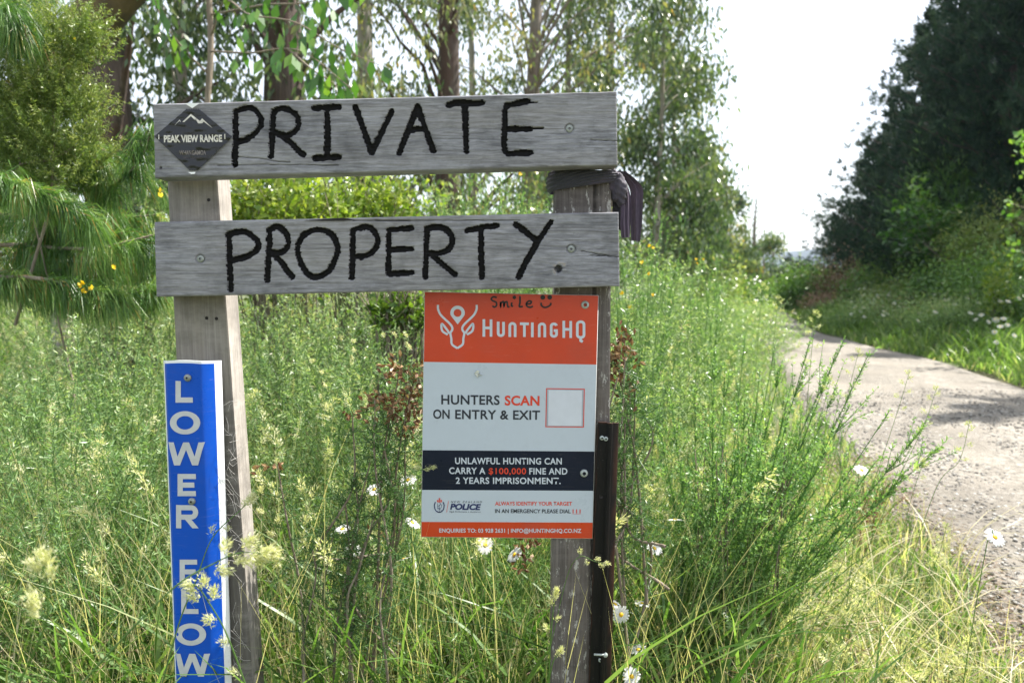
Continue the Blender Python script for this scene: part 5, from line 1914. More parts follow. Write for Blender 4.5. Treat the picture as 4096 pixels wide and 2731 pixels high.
# ------------------------------------------------------------------ gorse and scrub round the sign (a mass nobody could count)
scrub = Geo()
for (a, ty, Y, rx, n, tn, kind) in [
        (60, 1330, 2.5, .42, 420, .50, 0), (330, 1380, 2.6, .40, 420, .55, 0), (560, 1330, 2.9, .42, 420, .55, 0), (150, 1560, 2.1, .30, 260, .45, 0), (480, 1640, 2.2, .28, 240, .42, 0),
        (260, 1180, 3.6, .55, 380, .60, 0), (560, 1120, 4.0, .50, 340, .62, 0), (620, 900, 4.6, .45, 260, .66, 1), (380, 760, 5.2, .6, 300, .68, 1), (640, 620, 6.4, .6, 300, .66, 1),
        (1050, 1280, 2.9, .40, 420, .58, 0), (1330, 1330, 2.8, .38, 420, .60, 0), (1560, 1360, 2.9, .38, 380, .50, 0), (1200, 1180, 3.6, .50, 420, .62, 0), (1000, 1080, 3.7, .40, 420, .6, 0), (1200, 1070, 3.8, .42, 420, .6, 0), (1380, 1080, 3.8, .42, 400, .62, 0), (400, 1130, 3.9, .5, 380, .6, 0), (1520, 1110, 4.0, .45, 340, .6, 0), (1650, 1130, 3.6, .50, 380, .52, 0),
        (950, 1110, 4.2, .45, 320, .60, 0), (1420, 1040, 4.4, .55, 380, .6, 0), (1900, 1000, 4.5, .6, 380, .55, 0), (1850, 1900, 2.3, .32, 300, .45, 0), (2150, 2050, 2.3, .3, 260, .42, 0),
        (2560, 1200, 3.1, .30, 360, .62, 0), (2680, 1330, 2.9, .26, 280, .62, 0), (2520, 1500, 2.6, .22, 240, .55, 0), (2560, 980, 4.6, .42, 360, .58, 0), (2700, 1080, 5.2, .48, 360, .58, 0),
        (2480, 900, 6.0, .6, 360, .52, 0), (2640, 930, 7.5, .7, 360, .55, 0), (2790, 1080, 8.5, .8, 360, .58, 0), (2300, 860, 6.5, .6, 300, .5, 0), (2820, 1170, 7.0, .5, 260, .6, 0),
        (2880, 1190, 11, 1.0, 360, .6, 0), (2760, 1010, 12, 1.0, 360, .55, 0), (2950, 1170, 15, 1.2, 360, .6, 0), (2640, 960, 13, 1.2, 300, .5, 0), (2930, 1200, 21, .9, 300, .6, 0),
        (1900, 690, 5.6, .75, 420, .60, 0), (2150, 740, 5.4, .5, 300, .55, 0), (1650, 700, 5.8, .7, 400, .66, 0), (1350, 680, 6.4, .7, 340, .80, 1), (1020, 700, 6.2, .7, 300, .72, 1), (2330, 800, 6.0, .5, 260, .5, 0),
        (2000, 800, 7.5, .8, 360, .6, 0), (1650, 780, 7.5, .8, 360, .66, 0), (1300, 740, 8.0, .9, 300, .66, 1), (950, 760, 8, .9, 300, .66, 1), (300, 700, 8, 1.0, 300, .66, 1), (0, 600, 7, .9, 300, .66, 1)]:
    x = P(a, 900, Y)[0]
    top = CAM_H + (1100 - ty) / F * Y
    sc_ = max(1.0, Y / 3.4)
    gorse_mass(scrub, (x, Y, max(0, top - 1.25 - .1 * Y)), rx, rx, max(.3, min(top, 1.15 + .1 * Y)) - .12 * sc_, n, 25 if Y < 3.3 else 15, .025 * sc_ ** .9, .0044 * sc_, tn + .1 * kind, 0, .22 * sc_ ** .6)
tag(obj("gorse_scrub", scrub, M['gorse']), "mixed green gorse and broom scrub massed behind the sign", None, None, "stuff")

# bright leafy shrub between the boards
def place_bush(name, label, boxpx, Y, n, L, W, mat, tone, cat="bush", stem='twig'):
    x0, y0, x1, y1 = boxpx
    c = P((x0 + x1) / 2, y1, Y)
    t = thing(name, label, cat, (c[0], Y, 0))
    rx = (x1 - x0) / 2 / F * Y
    rz = (y1 - y0) / F * Y
    g, lc = leafy_mass(Geo(), (0, 0, c[2]), rx, rx * .6, rz, n, L, W, tone, 0, 60, spread=.22)
    s = Geo().tubes3(np.repeat([[0, 0, 0]], len(lc), 0) + rng.normal(0, .12, (len(lc), 3)) * [1, 1, 0], lc, .008, .004, .5, 0, .05)
    s.tubes3(lc, lc + rng.normal(0, .1, lc.shape) + [0, 0, .16], .004, .002, .5, 0, .05)
    obj("stems", s, M[stem], t)
    obj("leaves", g, M[mat], t)
    return t


place_bush("leafy_shrub", "bright yellow green leafy shrub seen between the two boards on the left", (850, 670, 1400, 1000), 4.6, 4200, .055, .030, 'lime', .55)
place_bush("leafy_shrub", "bright leafy shrub in the middle of the gap between the boards", (1250, 705, 1760, 1000), 4.9, 3600, .05, .028, 'lime', .50)
place_bush("leafy_shrub", "small shaded leafy shrub just below the middle of the lower board", (1480, 1150, 1720, 1290), 3.5, 700, .045, .026, 'lime', .2)

# broom with long green pods behind the boards and right of them
def broom(name, label, root, tips, Yr, nside, mat='broom', leaf=(.010, .0035), flowers=(), pods=0, tone=.5, nleaf=26, side_len=.22, r0=.0042, cat="broom"):
    t = thing(name, label, cat, tuple(root))
    o_ = np.asarray(root, float)
    st, lf = Geo(), Geo()
    A_, B_ = [], []
    for tp in tips:
        q = np.asarray(tp, float) - o_
        mid = q * .5 + np.array([0, 0, .10 * np.linalg.norm(q[:2])]) + rng.normal(0, .02, 3)
        pts = smooth_line(np.array([rng.normal(0, .02, 3) * [1, 1, 0], q * .22 + [0, 0, .02], mid, q]), 6)
        st.tube(pts, np.linspace(r0, .0012, len(pts)), 5, .3)
        n = len(pts)
        dv = unit(np.gradient(pts, axis=0))
        for _ in range(nside):
            j = rng.integers(int(n * .3), n - 1)
            d = unit(dv[j] * 1.1 + rng.normal(0, .38, 3) + UPV * .28)
            A_.append(pts[j])
            B_.append(pts[j] + d * side_len * (.35 + .9 * rng.random()) * (1.15 - .6 * j / n))
        k = 12
        A_ += list(pts[-k:-1:2])
        B_ += list(pts[-k + 1::2][:len(pts[-k:-1:2])])
    A_, B_ = np.array(A_), np.array(B_)
    spiky_shoots(lf, A_, B_, nleaf, leaf[0], leaf[1], tone, 0, .0011, .3, .8)
    obj("stems", st, M['broom'], t)
    obj("leaves", lf, M[mat], t)
    if pods:
        i = rng.integers(0, len(A_), pods)
        p = A_[i] + (B_[i] - A_[i]) * rng.random((pods, 1))
        obj("pods", Geo().kites(p, unit(rnd_dir(pods) * .6 - UPV), rnd_dir(pods), .045, .011, .75 + .2 * rng.random(pods), 0, .5), M['broom'], t)
    if len(flowers):
        p = np.array([np.asarray(q) - o_ for q in flowers])
        p = np.repeat(p, 3, 0)
        obj("flowers", Geo().kites(p, unit(rnd_dir(len(p)) + UPV), rnd_dir(len(p)), .024, .016, .8, 0, .5), M['yellow'], t)
    return t


def fan(px0, px1, py0, py1, Y, n, dy=.25):
    return [P(px0 + (px1 - px0) * rng.random(), py0 + (py1 - py0) * rng.random() ** 1.3, Y + rng.normal(0, dy)) for _ in range(n)]


broom("broom_bush", "broom with hanging green pods between the boards on the right", (P(1950, 900, 4.2)[0], 4.2, .3), fan(1620, 2230, 670, 950, 4.2, 44), 4.2, 10, leaf=(.014, .005), pods=240, nleaf=20,
      flowers=[P(2081, 696, 4.0), P(2075, 700, 4.0)])
broom("broom_bush", "tall broom with yellow flowers right behind the rag", (P(2560, 900, 4.3)[0], 4.3, .2), fan(2450, 2760, 800, 1200, 4.3, 26), 4.3, 10, leaf=(.014, .005), pods=60, nleaf=20,
      flowers=[P(a, b, 4.0) for a, b in ((2595, 988), (2568, 1055), (2590, 1100), (2610, 1187), (2517, 1233), (2492, 1178), (2605, 993))])
broom("broom_bush", "yellow flowered broom arching toward the far gums", (P(2840, 900, 5.4)[0], 5.4, .2), fan(2730, 2920, 1010, 1220, 5.4, 16), 5.4, 9, leaf=(.017, .006), pods=60, nleaf=18,
      flowers=[P(a, b, 5.2) for a, b in ((2785, 1042), (2792, 1058), (2808, 1040))])
broom("broom_sprig", "sparse broom sprigs with yellow flowers beside the left pine needles", (P(420, 1500, 2.9)[0], 2.9, .4), [P(330, 1135, 2.9), P(460, 1075, 2.9), P(600, 1130, 2.9), P(390, 1200, 2.9)], 2.9, 6,
      flowers=[P(a, b, 2.85) for a, b in ((340, 1137), (325, 1150), (368, 1160), (326, 1170), (460, 1078), (640, 770), (645, 790))])
# the big near broom bush right of the sign
root = G(2900, 2731)
root = np.array([P(2860, 2300, 2.35)[0], 2.35, .0])
tips = [P(*q) for q in ((3755, 1790, 2.2), (3700, 1700, 2.3), (3560, 1640, 2.3), (3480, 1405, 2.5), (3330, 1460, 2.4), (3240, 1360, 2.6), (3130, 1440, 2.5), (3040, 1480, 2.4), (2900, 1480, 2.5), (2780, 1540, 2.4),
                        (2680, 1560, 2.5), (2640, 1720, 2.3), (2980, 1340, 2.6), (3100, 1380, 2.6), (2860, 1400, 2.6), (3380, 1350, 2.5), (3620, 1900, 2.1), (3500, 1850, 2.1), (3400, 1620, 2.2), (3150, 1600, 2.1), (2980, 1600, 2.1), (2850, 1650, 2.1), (2720, 1850, 2.2), (3280, 1850, 2.05),
                        (3050, 1800, 2.0), (2900, 1900, 2.0), (3450, 2000, 2.1), (3350, 1540, 2.6), (2950, 1530, 2.7))]
broom("broom_bush", "large fresh green broom bush fanning out beside the road in front", root, tips, 2.35, 30, leaf=(.015, .0058), nleaf=24, tone=.66, side_len=.26, r0=.0042, pods=20)

bb = thing("broom_bush", "dense dark green lower growth at the base of the near broom bush", "broom", tuple(root), "near broom")
g = Geo()
for (a, b, Y_, rx_, rz_, n_) in ((2830, 2150, 2.3, .14, .24, 70), (3000, 2080, 2.3, .18, .28, 90), (3140, 1980, 2.25, .14, .2, 50), (2920, 1880, 2.35, .18, .20, 50)):
    gorse_mass(g, P(a, b + 120, Y_) - root, rx_, rx_ * .8, rz_, n_, 26, .015, .0056, .42, 0, .16)
obj("leaves", g, M['broom'], bb)
g = Geo()
k = 30
g.tubes3(rng.normal(0, .05, (k, 3)) * [1, 1, 0], np.array([P(2750 + 480 * rng.random(), 1750 + 300 * rng.random(), 2.3) for _ in range(k)]) - root, .005, .002, .3, 0, .04)
obj("stems", g, M['twig'], bb)

# gorse with brown pods, left of the notice and right of the post
def pod_gorse(name, label, root, Y, spots, stemtips, cat="gorse"):
    t = thing(name, label, cat, tuple(root))
    o_ = np.asarray(root, float)
    st, lf, pd = Geo(), Geo(), Geo()
    for i_, s_ in enumerate(stemtips):
        q = P(s_[0], s_[1], Y + rng.normal(0, .04)) - o_
        low = q * (.35 + .2 * rng.random()) + rng.normal(0, .06, 3)
        pts = smooth_line(np.array([low if i_ % 3 else rng.normal(0, .05, 3) * [1, 1, 0], q * .62 + rng.normal(0, .045, 3), q * .82 + rng.normal(0, .03, 3), q]), 8)
        st.tube(pts, np.linspace(.0048, .002, len(pts)), 5, .5, 0, .1)
        k = 34
        j = rng.integers(3, len(pts), k)
        A_ = pts[j]
        B_ = A_ + unit(rnd_dir(k) + UPV * .5) * (.05 + .07 * rng.random((k, 1)))
        spiky_shoots(lf, A_, B_, 20, .018, .0026, .12, 0)
    for s_ in spots:
        c = P(s_[0], s_[1], Y) - o_
        k = int(s_[2] * 2.4)
        p = c + rng.normal(0, 1, (k, 3)) * [.018, .018, .016]
        d = unit(rnd_dir(k) + UPV * .5)
        nn = rnd_dir(k)
        tn = .2 + .7 * rng.random(k)
        pd.kites(p, d, nn, .022, .011, tn, 0, .5).kites(p, d, np.cross(d, nn), .022, .011, tn, 0, .5)
    obj("stems", st, M['twig'], t)
    obj("spines", lf, M['gorse'], t)
    obj("pods", pd, M['pod'], t)


pod_gorse("gorse_bush", "gorse laden with brown seed pods left of the hunting notice", (P(1420, 2600, 1.86)[0], 1.86, .1), 1.86,
          [(1590, 1480, 9), (1660, 1500, 8), (1575, 1510, 7), (1610, 1590, 8), (1655, 1580, 9), (1500, 1600, 9), (1550, 1610, 10), (1580, 1660, 10), (1625, 1665, 9), (1410, 1665, 4), (1470, 1640, 5), (1680, 1640, 7),
           (1110, 1850, 3), (1040, 1855, 3), (1620, 1740, 5), (1690, 1480, 5), (1640, 1700, 5), (1520, 2110, 2), (2100, 2190, 7), (2090, 2250, 6), (2120, 2160, 6)],
          [(1600, 1480), (1660, 1500), (1500, 1600), (1580, 1660), (1410, 1665), (1620, 1740), (1540, 1800), (1480, 1850), (1420, 1900), (1380, 2000), (1500, 2050), (1110, 1860), (1600, 1900), (1330, 2150), (1250, 2200), (1550, 2250)])
pod_gorse("gorse_bush", "dark gorse with dead brown pods against the right edge of the post", (P(2500, 2000, 1.9)[0], 1.9, .3), 1.9,
          [(2495, 1330, 5), (2460, 1400, 8), (2480, 1390, 6), (2465, 1430, 9), (2500, 1440, 6), (2455, 1480, 7), (2470, 1510, 5), (2500, 1400, 6), (2450, 1520, 5), (2520, 1550, 3), (2540, 1475, 2), (2510, 1610, 2)],
          [(2495, 1330), (2460, 1400), (2500, 1440), (2470, 1510), (2540, 1560), (2500, 1650), (2520, 1750), (2560, 1640), (2480, 1800)])

# ------------------------------------------------------------------ grass
gr = Geo()


def tufts(n, y0, y1, power=1.0):
    """positions in view on the left verge, denser near the camera"""
    y = y0 * (y1 / y0) ** (rng.random(n) ** power)
    x = (-.86 * y - .3) + (1.72 * y + .6) * rng.random(n)
    ok = x < left_edge(y) - .05 + .25 * (vnoise(x * 3 + 60, y * 3 + 60, 2) - .5)
    return x[ok], y[ok]


x, y = tufts(15000, 1.15, 3.6)
ed = np.clip((left_edge(y) - x - .35) / 1.3, 0.0, 1) ** 1.5           # shorter towards the road
hh = (.20 + .52 * rng.random(len(x)) ** 1.5) * (.20 + .80 * ed)
front = y < 1.75
keepf = ~front | ((rng.random(len(x)) < .30))
hh = np.where(front, hh * .62, hh) * (.55 + .95 * vnoise(x * 1.7 + 70, y * 1.7 + 70, 21))
x, y, hh = x[keepf], y[keepf], hh[keepf]
k = len(x)
tn = np.clip(.30 + .5 * (vnoise(x * 2.3 + 70, y * 2.3 + 70, 22) - .5) + .17 * rng.normal(0, 1, k) + .45 * (rng.random(k) < .22), 0, 1)
gr.blades(np.stack([x, y, np.zeros(k)], 1), rng.random(k) * 6.28, hh * 1.15, .25 + .9 * rng.random(k) ** 1.5, .0035 + .0035 * rng.random(k) ** 2, 4, tn, 0, .25 * rng.random(k))
# broad cocksfoot leaves
x, y = tufts(2600, 1.75, 3.4)
hh = (.55 + .45 * rng.random(len(x))) * np.clip((left_edge(y) - x - .3), .2, 1)
k = len(x)
gr.blades(np.stack([x, y, np.zeros(k)], 1), rng.random(k) * 6.28, hh, .3 + .6 * rng.random(k), .008 + .009 * rng.random(k), 6, np.clip(.36 + .16 * rng.normal(0, 1, k), 0, .8), 0, .3 * rng.random(k))
# dry stalks
x, y = tufts(3800, 1.7, 4.5)
k = len(x)
ed = np.clip((left_edge(y) - x - .35) / 1.2, 0.03, 1)
gr.blades(np.stack([x, y, np.zeros(k)], 1), rng.random(k) * 6.28, (.5 + .6 * rng.random(k)) * (.35 + .65 * ed), .1 + .35 * rng.random(k), .0028, 3, .82 + .18 * rng.random(k), 0, .03)
k = 46
y = 1.72 + .5 * rng.random(k)
x = np.where(rng.random(k) < .65, (60 + 700 * rng.random(k) - 2048) / F * y, (900 + 1900 * rng.random(k) - 2048) / F * y)
gr.blades(np.stack([x, y, np.zeros(k)], 1), rng.random(k) * 6.28, .75 + .55 * rng.random(k), .12 + .3 * rng.random(k), .0045, 5, .93, 0, .02)
x, y = tufts(900, 1.8, 3.6)
k = len(x)
a = rng.random(k) * 6.28
gr.blades(np.stack([x, y, .25 * rng.random(k)], 1), a, .25 + .3 * rng.random(k), 1.6 + 1.2 * rng.random(k), .004, 5, .85 + .15 * rng.random(k), 0, .5 + .4 * rng.random(k))
# short growth and middle distance
x, y = tufts(13000, 1.7, 5.0)
k = len(x)
gr.blades(np.stack([x, y, np.zeros(k)], 1), rng.random(k) * 6.28, .06 + .16 * rng.random(k), .5 + rng.random(k), .005, 2, np.clip(.45 + .3 * rng.normal(0, 1, k), 0, 1), 0, .2)
x, y = tufts(22000, 3.2, 34, 1.0)
k = len(x)
ed = np.clip((left_edge(y) - x) / 2.2, 0.1, 1)
gr.blades(np.stack([x, y, np.zeros(k)], 1), rng.random(k) * 6.28, (.30 + .55 * rng.random(k)) * (.2 + .8 * ed), .2 + .6 * rng.random(k), .0028 + .0019 * y, 3,
          np.clip(.44 + .2 * rng.normal(0, 1, k) + .3 * (rng.random(k) < .2), 0, 1), 0, .1)
o = obj("grass", gr, M['grass'])
tag(o, "tall green and straw coloured grass round the foot of the sign", None, None, "stuff")

# grass across the road
gr = Geo()
n = 26000
y = 4.5 * (38 / 4.5) ** rng.random(n)
off = rng.random(n) ** 1.25 * 5.5
x = right_edge(y) + .02 + off + .25 * (vnoise(y * 2 + 60, y * 0 + 3, 2) - .5)
ok = x < .9 * y + .5
x, y, off = x[ok], y[ok], off[ok]
k = len(x)
gr.blades(np.stack([x, y, ground_z(x, y)], 1), rng.random(k) * 6.28, (.14 + .5 * rng.random(k)) * np.clip(.35 + off, 0, 1.25), .2 + .8 * rng.random(k), .003 + .0016 * y, 3,
          np.clip(.30 + .18 * rng.normal(0, 1, k) + .22 * np.exp(-off * 1.3), 0, 1), 0, .15)
tag(obj("grass", gr, M['grass']), "green grass of the shaded verge across the road", None, None, "stuff")

# seed heads standing through the grass
sg = Geo()
x, y = tufts(780, 2.0, 9.0, 1.3)
for xx, yy in zip(x, y):
    e_ = min(1, max(.2, (left_edge(yy) - xx - .3) / 1.2))
    h = (.75 + .5 * rng.random()) * e_
    a, ln = rng.random() * 6.28, .12 + .3 * rng.random()
    tt = np.linspace(0, 1, 6)
    pts = np.stack([xx + ln * h * tt ** 2.2 * math.cos(a), yy + ln * h * tt ** 2.2 * math.sin(a), h * (tt - .08 * tt ** 4)], 1)
    sc_ = max(1, yy / 3)
    sg.tube(pts, np.linspace(.0014, .0008, 6) * sc_, 3, .45)
    ty_ = rng.random()
    nn = 26 if yy < 3.5 else 12
    d = unit(pts[-1] - pts[-2])
    tcol = .62 + .3 * rng.random()
    if ty_ < .6:
        for q in range(5):
            s_ = q / 5
            p = pts[-1] - d * .028 * q + rng.normal(0, .008, 3)
            seedhead(sg, p, d + rng.normal(0, .35, 3), (.016 + .006 * (q < 3)) * sc_ ** .7, nn, tcol)
    else:
        for q in range(7):
            seedhead(sg, pts[-1] - d * .013 * q, d, .011 * sc_ ** .7, nn // 2, tcol)
tag(obj("seed_grass", sg, M['straw']), "pale cocksfoot and sweet vernal seed heads standing in the grass", None, None, "stuff")

# herb layer near the gravel
hb = Geo()
n = 22000
y = 1.9 + 4.5 * rng.random(n) ** 1.5
x = left_edge(y) - 1.1 + 1.55 * rng.random(n) ** .8 + .18 * rng.normal(0, 1, n)
dens = vnoise(x * 2.2 + 30, y * 2.2 + 30, 8)
ok = (rng.random(n) < np.clip((left_edge(y) - x + .12) * 1.3 + .18, .03, 1)) & (dens > .3 * (x > left_edge(y) - .1))
x, y = x[ok], y[ok]
k = len(x)
hb.kites(np.stack([x, y, .005 + .07 * rng.random(k) * np.clip(left_edge(y) - x + .4, 0, 1)], 1), unit(rnd_dir(k) + UPV * .25), unit(UPV + rng.normal(0, .5, (k, 3))), .014 + .014 * rng.random(k), .010 + .006 * rng.random(k),
         np.clip(.5 + .25 * rng.normal(0, 1, k), 0, 1), 0, .5)
tag(obj("clover_leaves", hb, M['lime']), "low clover and weed leaves creeping onto the gravel edge", None, None, "stuff")
# dead straw litter and dock
lt = Geo()
n = 15000
y = 1.8 + 4 * rng.random(n) ** 1.4
x = left_edge(y) - 1.3 + 1.5 * rng.random(n) ** .9 + .1 * rng.normal(0, 1, n)
lt.kites(np.stack([x, y, .01 + .06 * rng.random(n)], 1), unit(rnd_dir(n) * [1, 1, .35]), rnd_dir(n), .03 + .07 * rng.random(n), .003, .5 + .5 * rng.random(n), 0, .5)
n = 14000
y = 1.8 + 2.4 * rng.random(n)
x = -1.9 + 3.2 * rng.random(n)
lt.kites(np.stack([x, y, .02 + .5 * rng.random(n) ** 1.5], 1), unit(rnd_dir(n) * [1, 1, .7]), rnd_dir(n), .04 + .08 * rng.random(n), .0028, .25 + .75 * rng.random(n), 0, .5)
tag(obj("dry_litter", lt, M['dead']), "dry straw litter under the grass", None, None, "stuff")
for (pa, Y, lab) in ([(3480, 2010), 3.9, "reddish dry dock stand beside the gravel, below the daisy"], [(3420, 2120), 3.3, "lower reddish dry dock stand at the gravel edge"]):
    c = G(pa[0], pa[1] + 130)
    t = thing("dry_dock", lab, "dock plant", tuple(c))
    s_, b_ = Geo(), Geo()
    for i in range(14):
        tip_ = np.array([rng.normal(0, .10), rng.normal(0, .10), .22 + .16 * rng.random()])
        s_.tubes3([[0, 0, 0]], [tip_], .0022, .001, .5, 0, .05)
        k = 26
        b_.kites(tip_ * (.45 + .55 * rng.random((k, 1))) + rng.normal(0, .012, (k, 3)), rnd_dir(k), rnd_dir(k), .012, .007, rng.random(k), 0, .5)
    obj("stems", s_, M['redbud'], t)
    obj("seeds", b_, M['redbud'], t)
# peeled bark strips on the gravel edge
bk = barkmat("bark strip", (.22, .15, .12), (.50, .38, .32), (.4, .28, .25), 30, 3)
for i, (a, b, ln, az, lab) in enumerate([(3700, 2230, .16, 1.9, "pale bark strip standing at the grass edge"), (3720, 2300, .10, 1.2, "short bark curl beside the standing strip"), (3830, 2400, .07, .2, "pinkish bark flake lying on the gravel"),
                                        (3900, 2510, .14, -.5, "long bark strip lying at the gravel edge"), (4010, 2610, .13, .1, "bark flake near the bottom right corner"), (4020, 2690, .06, .6, "small bark chip in the bottom right corner")]):
    c = G(a, b)
    tt = np.linspace(0, 1, 7)
    g = Geo()
    w_ = .008
    ctr = np.stack([(tt - .5) * ln * math.cos(az), (tt - .5) * ln * math.sin(az), .006 + .02 * np.sin(tt * 3.14) ** 2 * (i % 2 + .4)], 1)
    sd = np.array([-math.sin(az), math.cos(az), .25]) * w_
    v = np.vstack([ctr - sd, ctr + [0, 0, -.003], ctr + sd])
    k = np.arange(6)
    g.add(v, np.vstack([np.stack([k, k + 7, k + 8, k + 1], 1), np.stack([k + 7, k + 14, k + 15, k + 8], 1)]))
    g.add(v + [0, 0, .0015], np.vstack([np.stack([k, k + 1, k + 8, k + 7], 1), np.stack([k + 7, k + 8, k + 15, k + 14], 1)]))
    o = obj("bark_strip", g, bk)
    o.location = tuple(c + [0, 0, .01])
    tag(o, lab, "bark strip", "bark strips by the gravel")

# ------------------------------------------------------------------ seed stalks crossing in front of the sign
def stalk(label, pts, heads, r=.0016, tint=.35, tone=.72):
    """pts: (px, py, Y) from foot to tip; heads: (fraction along, side, size, n)"""
    q = path(pts, n=10)
    o_ = q[0].copy()
    t = thing("grass_stalk", label, "grass stalk", tuple(o_), "single grass stalks with seed heads")
    q = q - o_
    g = Geo().tube(q, np.linspace(r, r * .55, len(q)), 6, tint)
    hg = Geo()
    for (f, sd, size, n) in heads:
        j = min(len(q) - 2, f * (len(q) - 1))
        p = np.array([np.interp(j, np.arange(len(q)), q[:, k]) for k in range(3)])
        d = unit(q[int(j) + 1] - q[int(j)])
        side = np.array([-d[2], 0, d[0]]) * sd
        size = size * .82
        p2 = p + side * size * 1.1
        g.tubes3([p], [p2], .0006, .0005, tint)
        seedhead(hg, p2, d * .8 + side * .7, size, n, tone)
    obj("stem", g, M['grass'], t)
    obj("seed_head", hg, M['straw'], t)
    return t


stalk("stalk whose plump seed head covers the F of FLOW", [(300, 2760, .95), (560, 2480, .98), (720, 2330, 1.0), (850, 2255, 1.02), (960, 2210, 1.03), (1075, 2215, 1.05)],
      [(.62, -.9, .016, 110), (.70, 1, .014, 90), (.76, -.7, .015, 90), (.83, .9, .017, 110), (.9, -.6, .018, 120), (.96, .2, .019, 130), (1, 0, .017, 120)])
stalk("stalk from the lower right with its head across the L and O of FLOW", [(990, 2760, 1.1), (940, 2620, 1.1), (890, 2500, 1.1), (830, 2400, 1.1), (790, 2345, 1.1), (752, 2335, 1.1)],
      [(.1, .8, .012, 50), (.28, .7, .012, 60), (.45, .9, .014, 80), (.6, -.9, .015, 100), (.66, 1, .014, 90), (.76, -.8, .015, 100), (.86, .4, .013, 80), (.93, 0, .013, 80), (1, 0, .010, 60)])
stalk("thin stalk across the lower blue sign to the post", [(640, 2760, 1.25), (720, 2480, 1.3), (780, 2330, 1.35), (850, 2150, 1.4), (960, 2040, 1.45), (1010, 1990, 1.5)],
      [(.62, 1, .011, 60), (.67, -1, .010, 50), (.86, .6, .013, 90), (.92, -.6, .015, 110), (.97, .3, .016, 120), (1, 0, .014, 110)])
stalk("seed head hanging at the bottom left, out of focus", [(60, 2760, .9), (140, 2600, .88), (190, 2460, .86), (180, 2330, .85), (165, 2230, .85)],
      [(.5, 1, .015, 100), (.58, 1, .016, 100), (.8, -.5, .013, 90), (.88, .6, .014, 100), (.94, -.4, .014, 100), (1, 0, .013, 90)])
stalk("seed head touching the left edge of the dark notice band", [(1820, 2900, 1.5), (1700, 2350, 1.52), (1630, 2100, 1.55), (1600, 1980, 1.58), (1640, 1895, 1.6), (1740, 1868, 1.6)],
      [(.78, -.6, .010, 60), (.86, .5, .010, 60), (.93, 0, .010, 70), (.97, 0, .009, 60), (1, 0, .008, 60)])
stalk("fine stalk with seed head reaching right across the post foot", [(2150, 2800, 1.55), (2210, 2550, 1.58), (2270, 2300, 1.6), (2320, 2225, 1.6), (2380, 2245, 1.6), (2430, 2255, 1.6)],
      [(.6, 1, .010, 60), (.7, -.8, .010, 60), (.8, .6, .010, 70), (.88, -.4, .010, 70), (.95, .2, .009, 70), (1, 0, .008, 60)], .0011)
stalk("upright seed head in front of the left side of the post", [(2195, 2800, 1.45), (2200, 2600, 1.45), (2212, 2450, 1.45), (2225, 2360, 1.45)],
      [(.5, .8, .012, 70), (.6, -.8, .011, 60), (.78, .5, .012, 90), (.88, 0, .013, 100), (.95, 0, .012, 100), (1, 0, .011, 80)])
stalk("short seed head low in front of the post", [(2180, 2800, 1.42), (2200, 2700, 1.42), (2215, 2640, 1.42), (2245, 2600, 1.42)], [(.8, 0, .011, 70), (.93, .2, .011, 80), (1, 0, .010, 70)])
stalk("tall arching stalk with drooping head left of the notice", [(1000, 2600, 2.0), (1060, 2000, 2.0), (1100, 1700, 2.0), (1160, 1480, 2.0), (1240, 1450, 2.0), (1290, 1560, 2.0), (1295, 1700, 2.0)],
      [(.66, .6, .011, 40), (.74, 1, .011, 40), (.8, .6, .012, 50), (.85, -.5, .011, 50), (.9, .4, .011, 50), (.95, 0, .011, 50), (1, 0, .010, 40)], .0013, .6, .9)
stalk("arching stalk behind it bending right under the lower board", [(1180, 2500, 2.1), (1200, 1800, 2.1), (1260, 1430, 2.1), (1340, 1320, 2.1), (1400, 1370, 2.1), (1405, 1450, 2.1)],
      [(.6, .6, .012, 40), (.7, -1, .012, 40), (.78, .8, .012, 50), (.86, .5, .012, 50), (.93, 0, .012, 50), (1, 0, .011, 40)], .0013, .6, .9)
stalk("stalk with head bending right toward the notice", [(1290, 2500, 2.05), (1330, 1900, 2.05), (1440, 1560, 2.05), (1560, 1325, 2.05), (1640, 1390, 2.05)],
      [(.7, .6, .011, 40), (.8, -.8, .012, 50), (.88, .8, .011, 50), (.95, 0, .012, 50), (1, 0, .011, 40)], .0013, .4, .9)
stalk("cocksfoot stalk leaning left from the grass beside the left post", [(1330, 2760, 1.8), (1250, 2500, 1.8), (1180, 2280, 1.8), (1110, 2130, 1.8), (1020, 1960, 1.8), (960, 1850, 1.8)],
      [(.35, 0, .012, 60), (.6, 1, .014, 90), (.64, -1, .014, 90), (.7, .8, .014, 90), (.78, -.8, .014, 100), (.84, .8, .014, 100), (.92, -.4, .013, 90), (1, 0, .012, 80)], .0017, .5, .8)
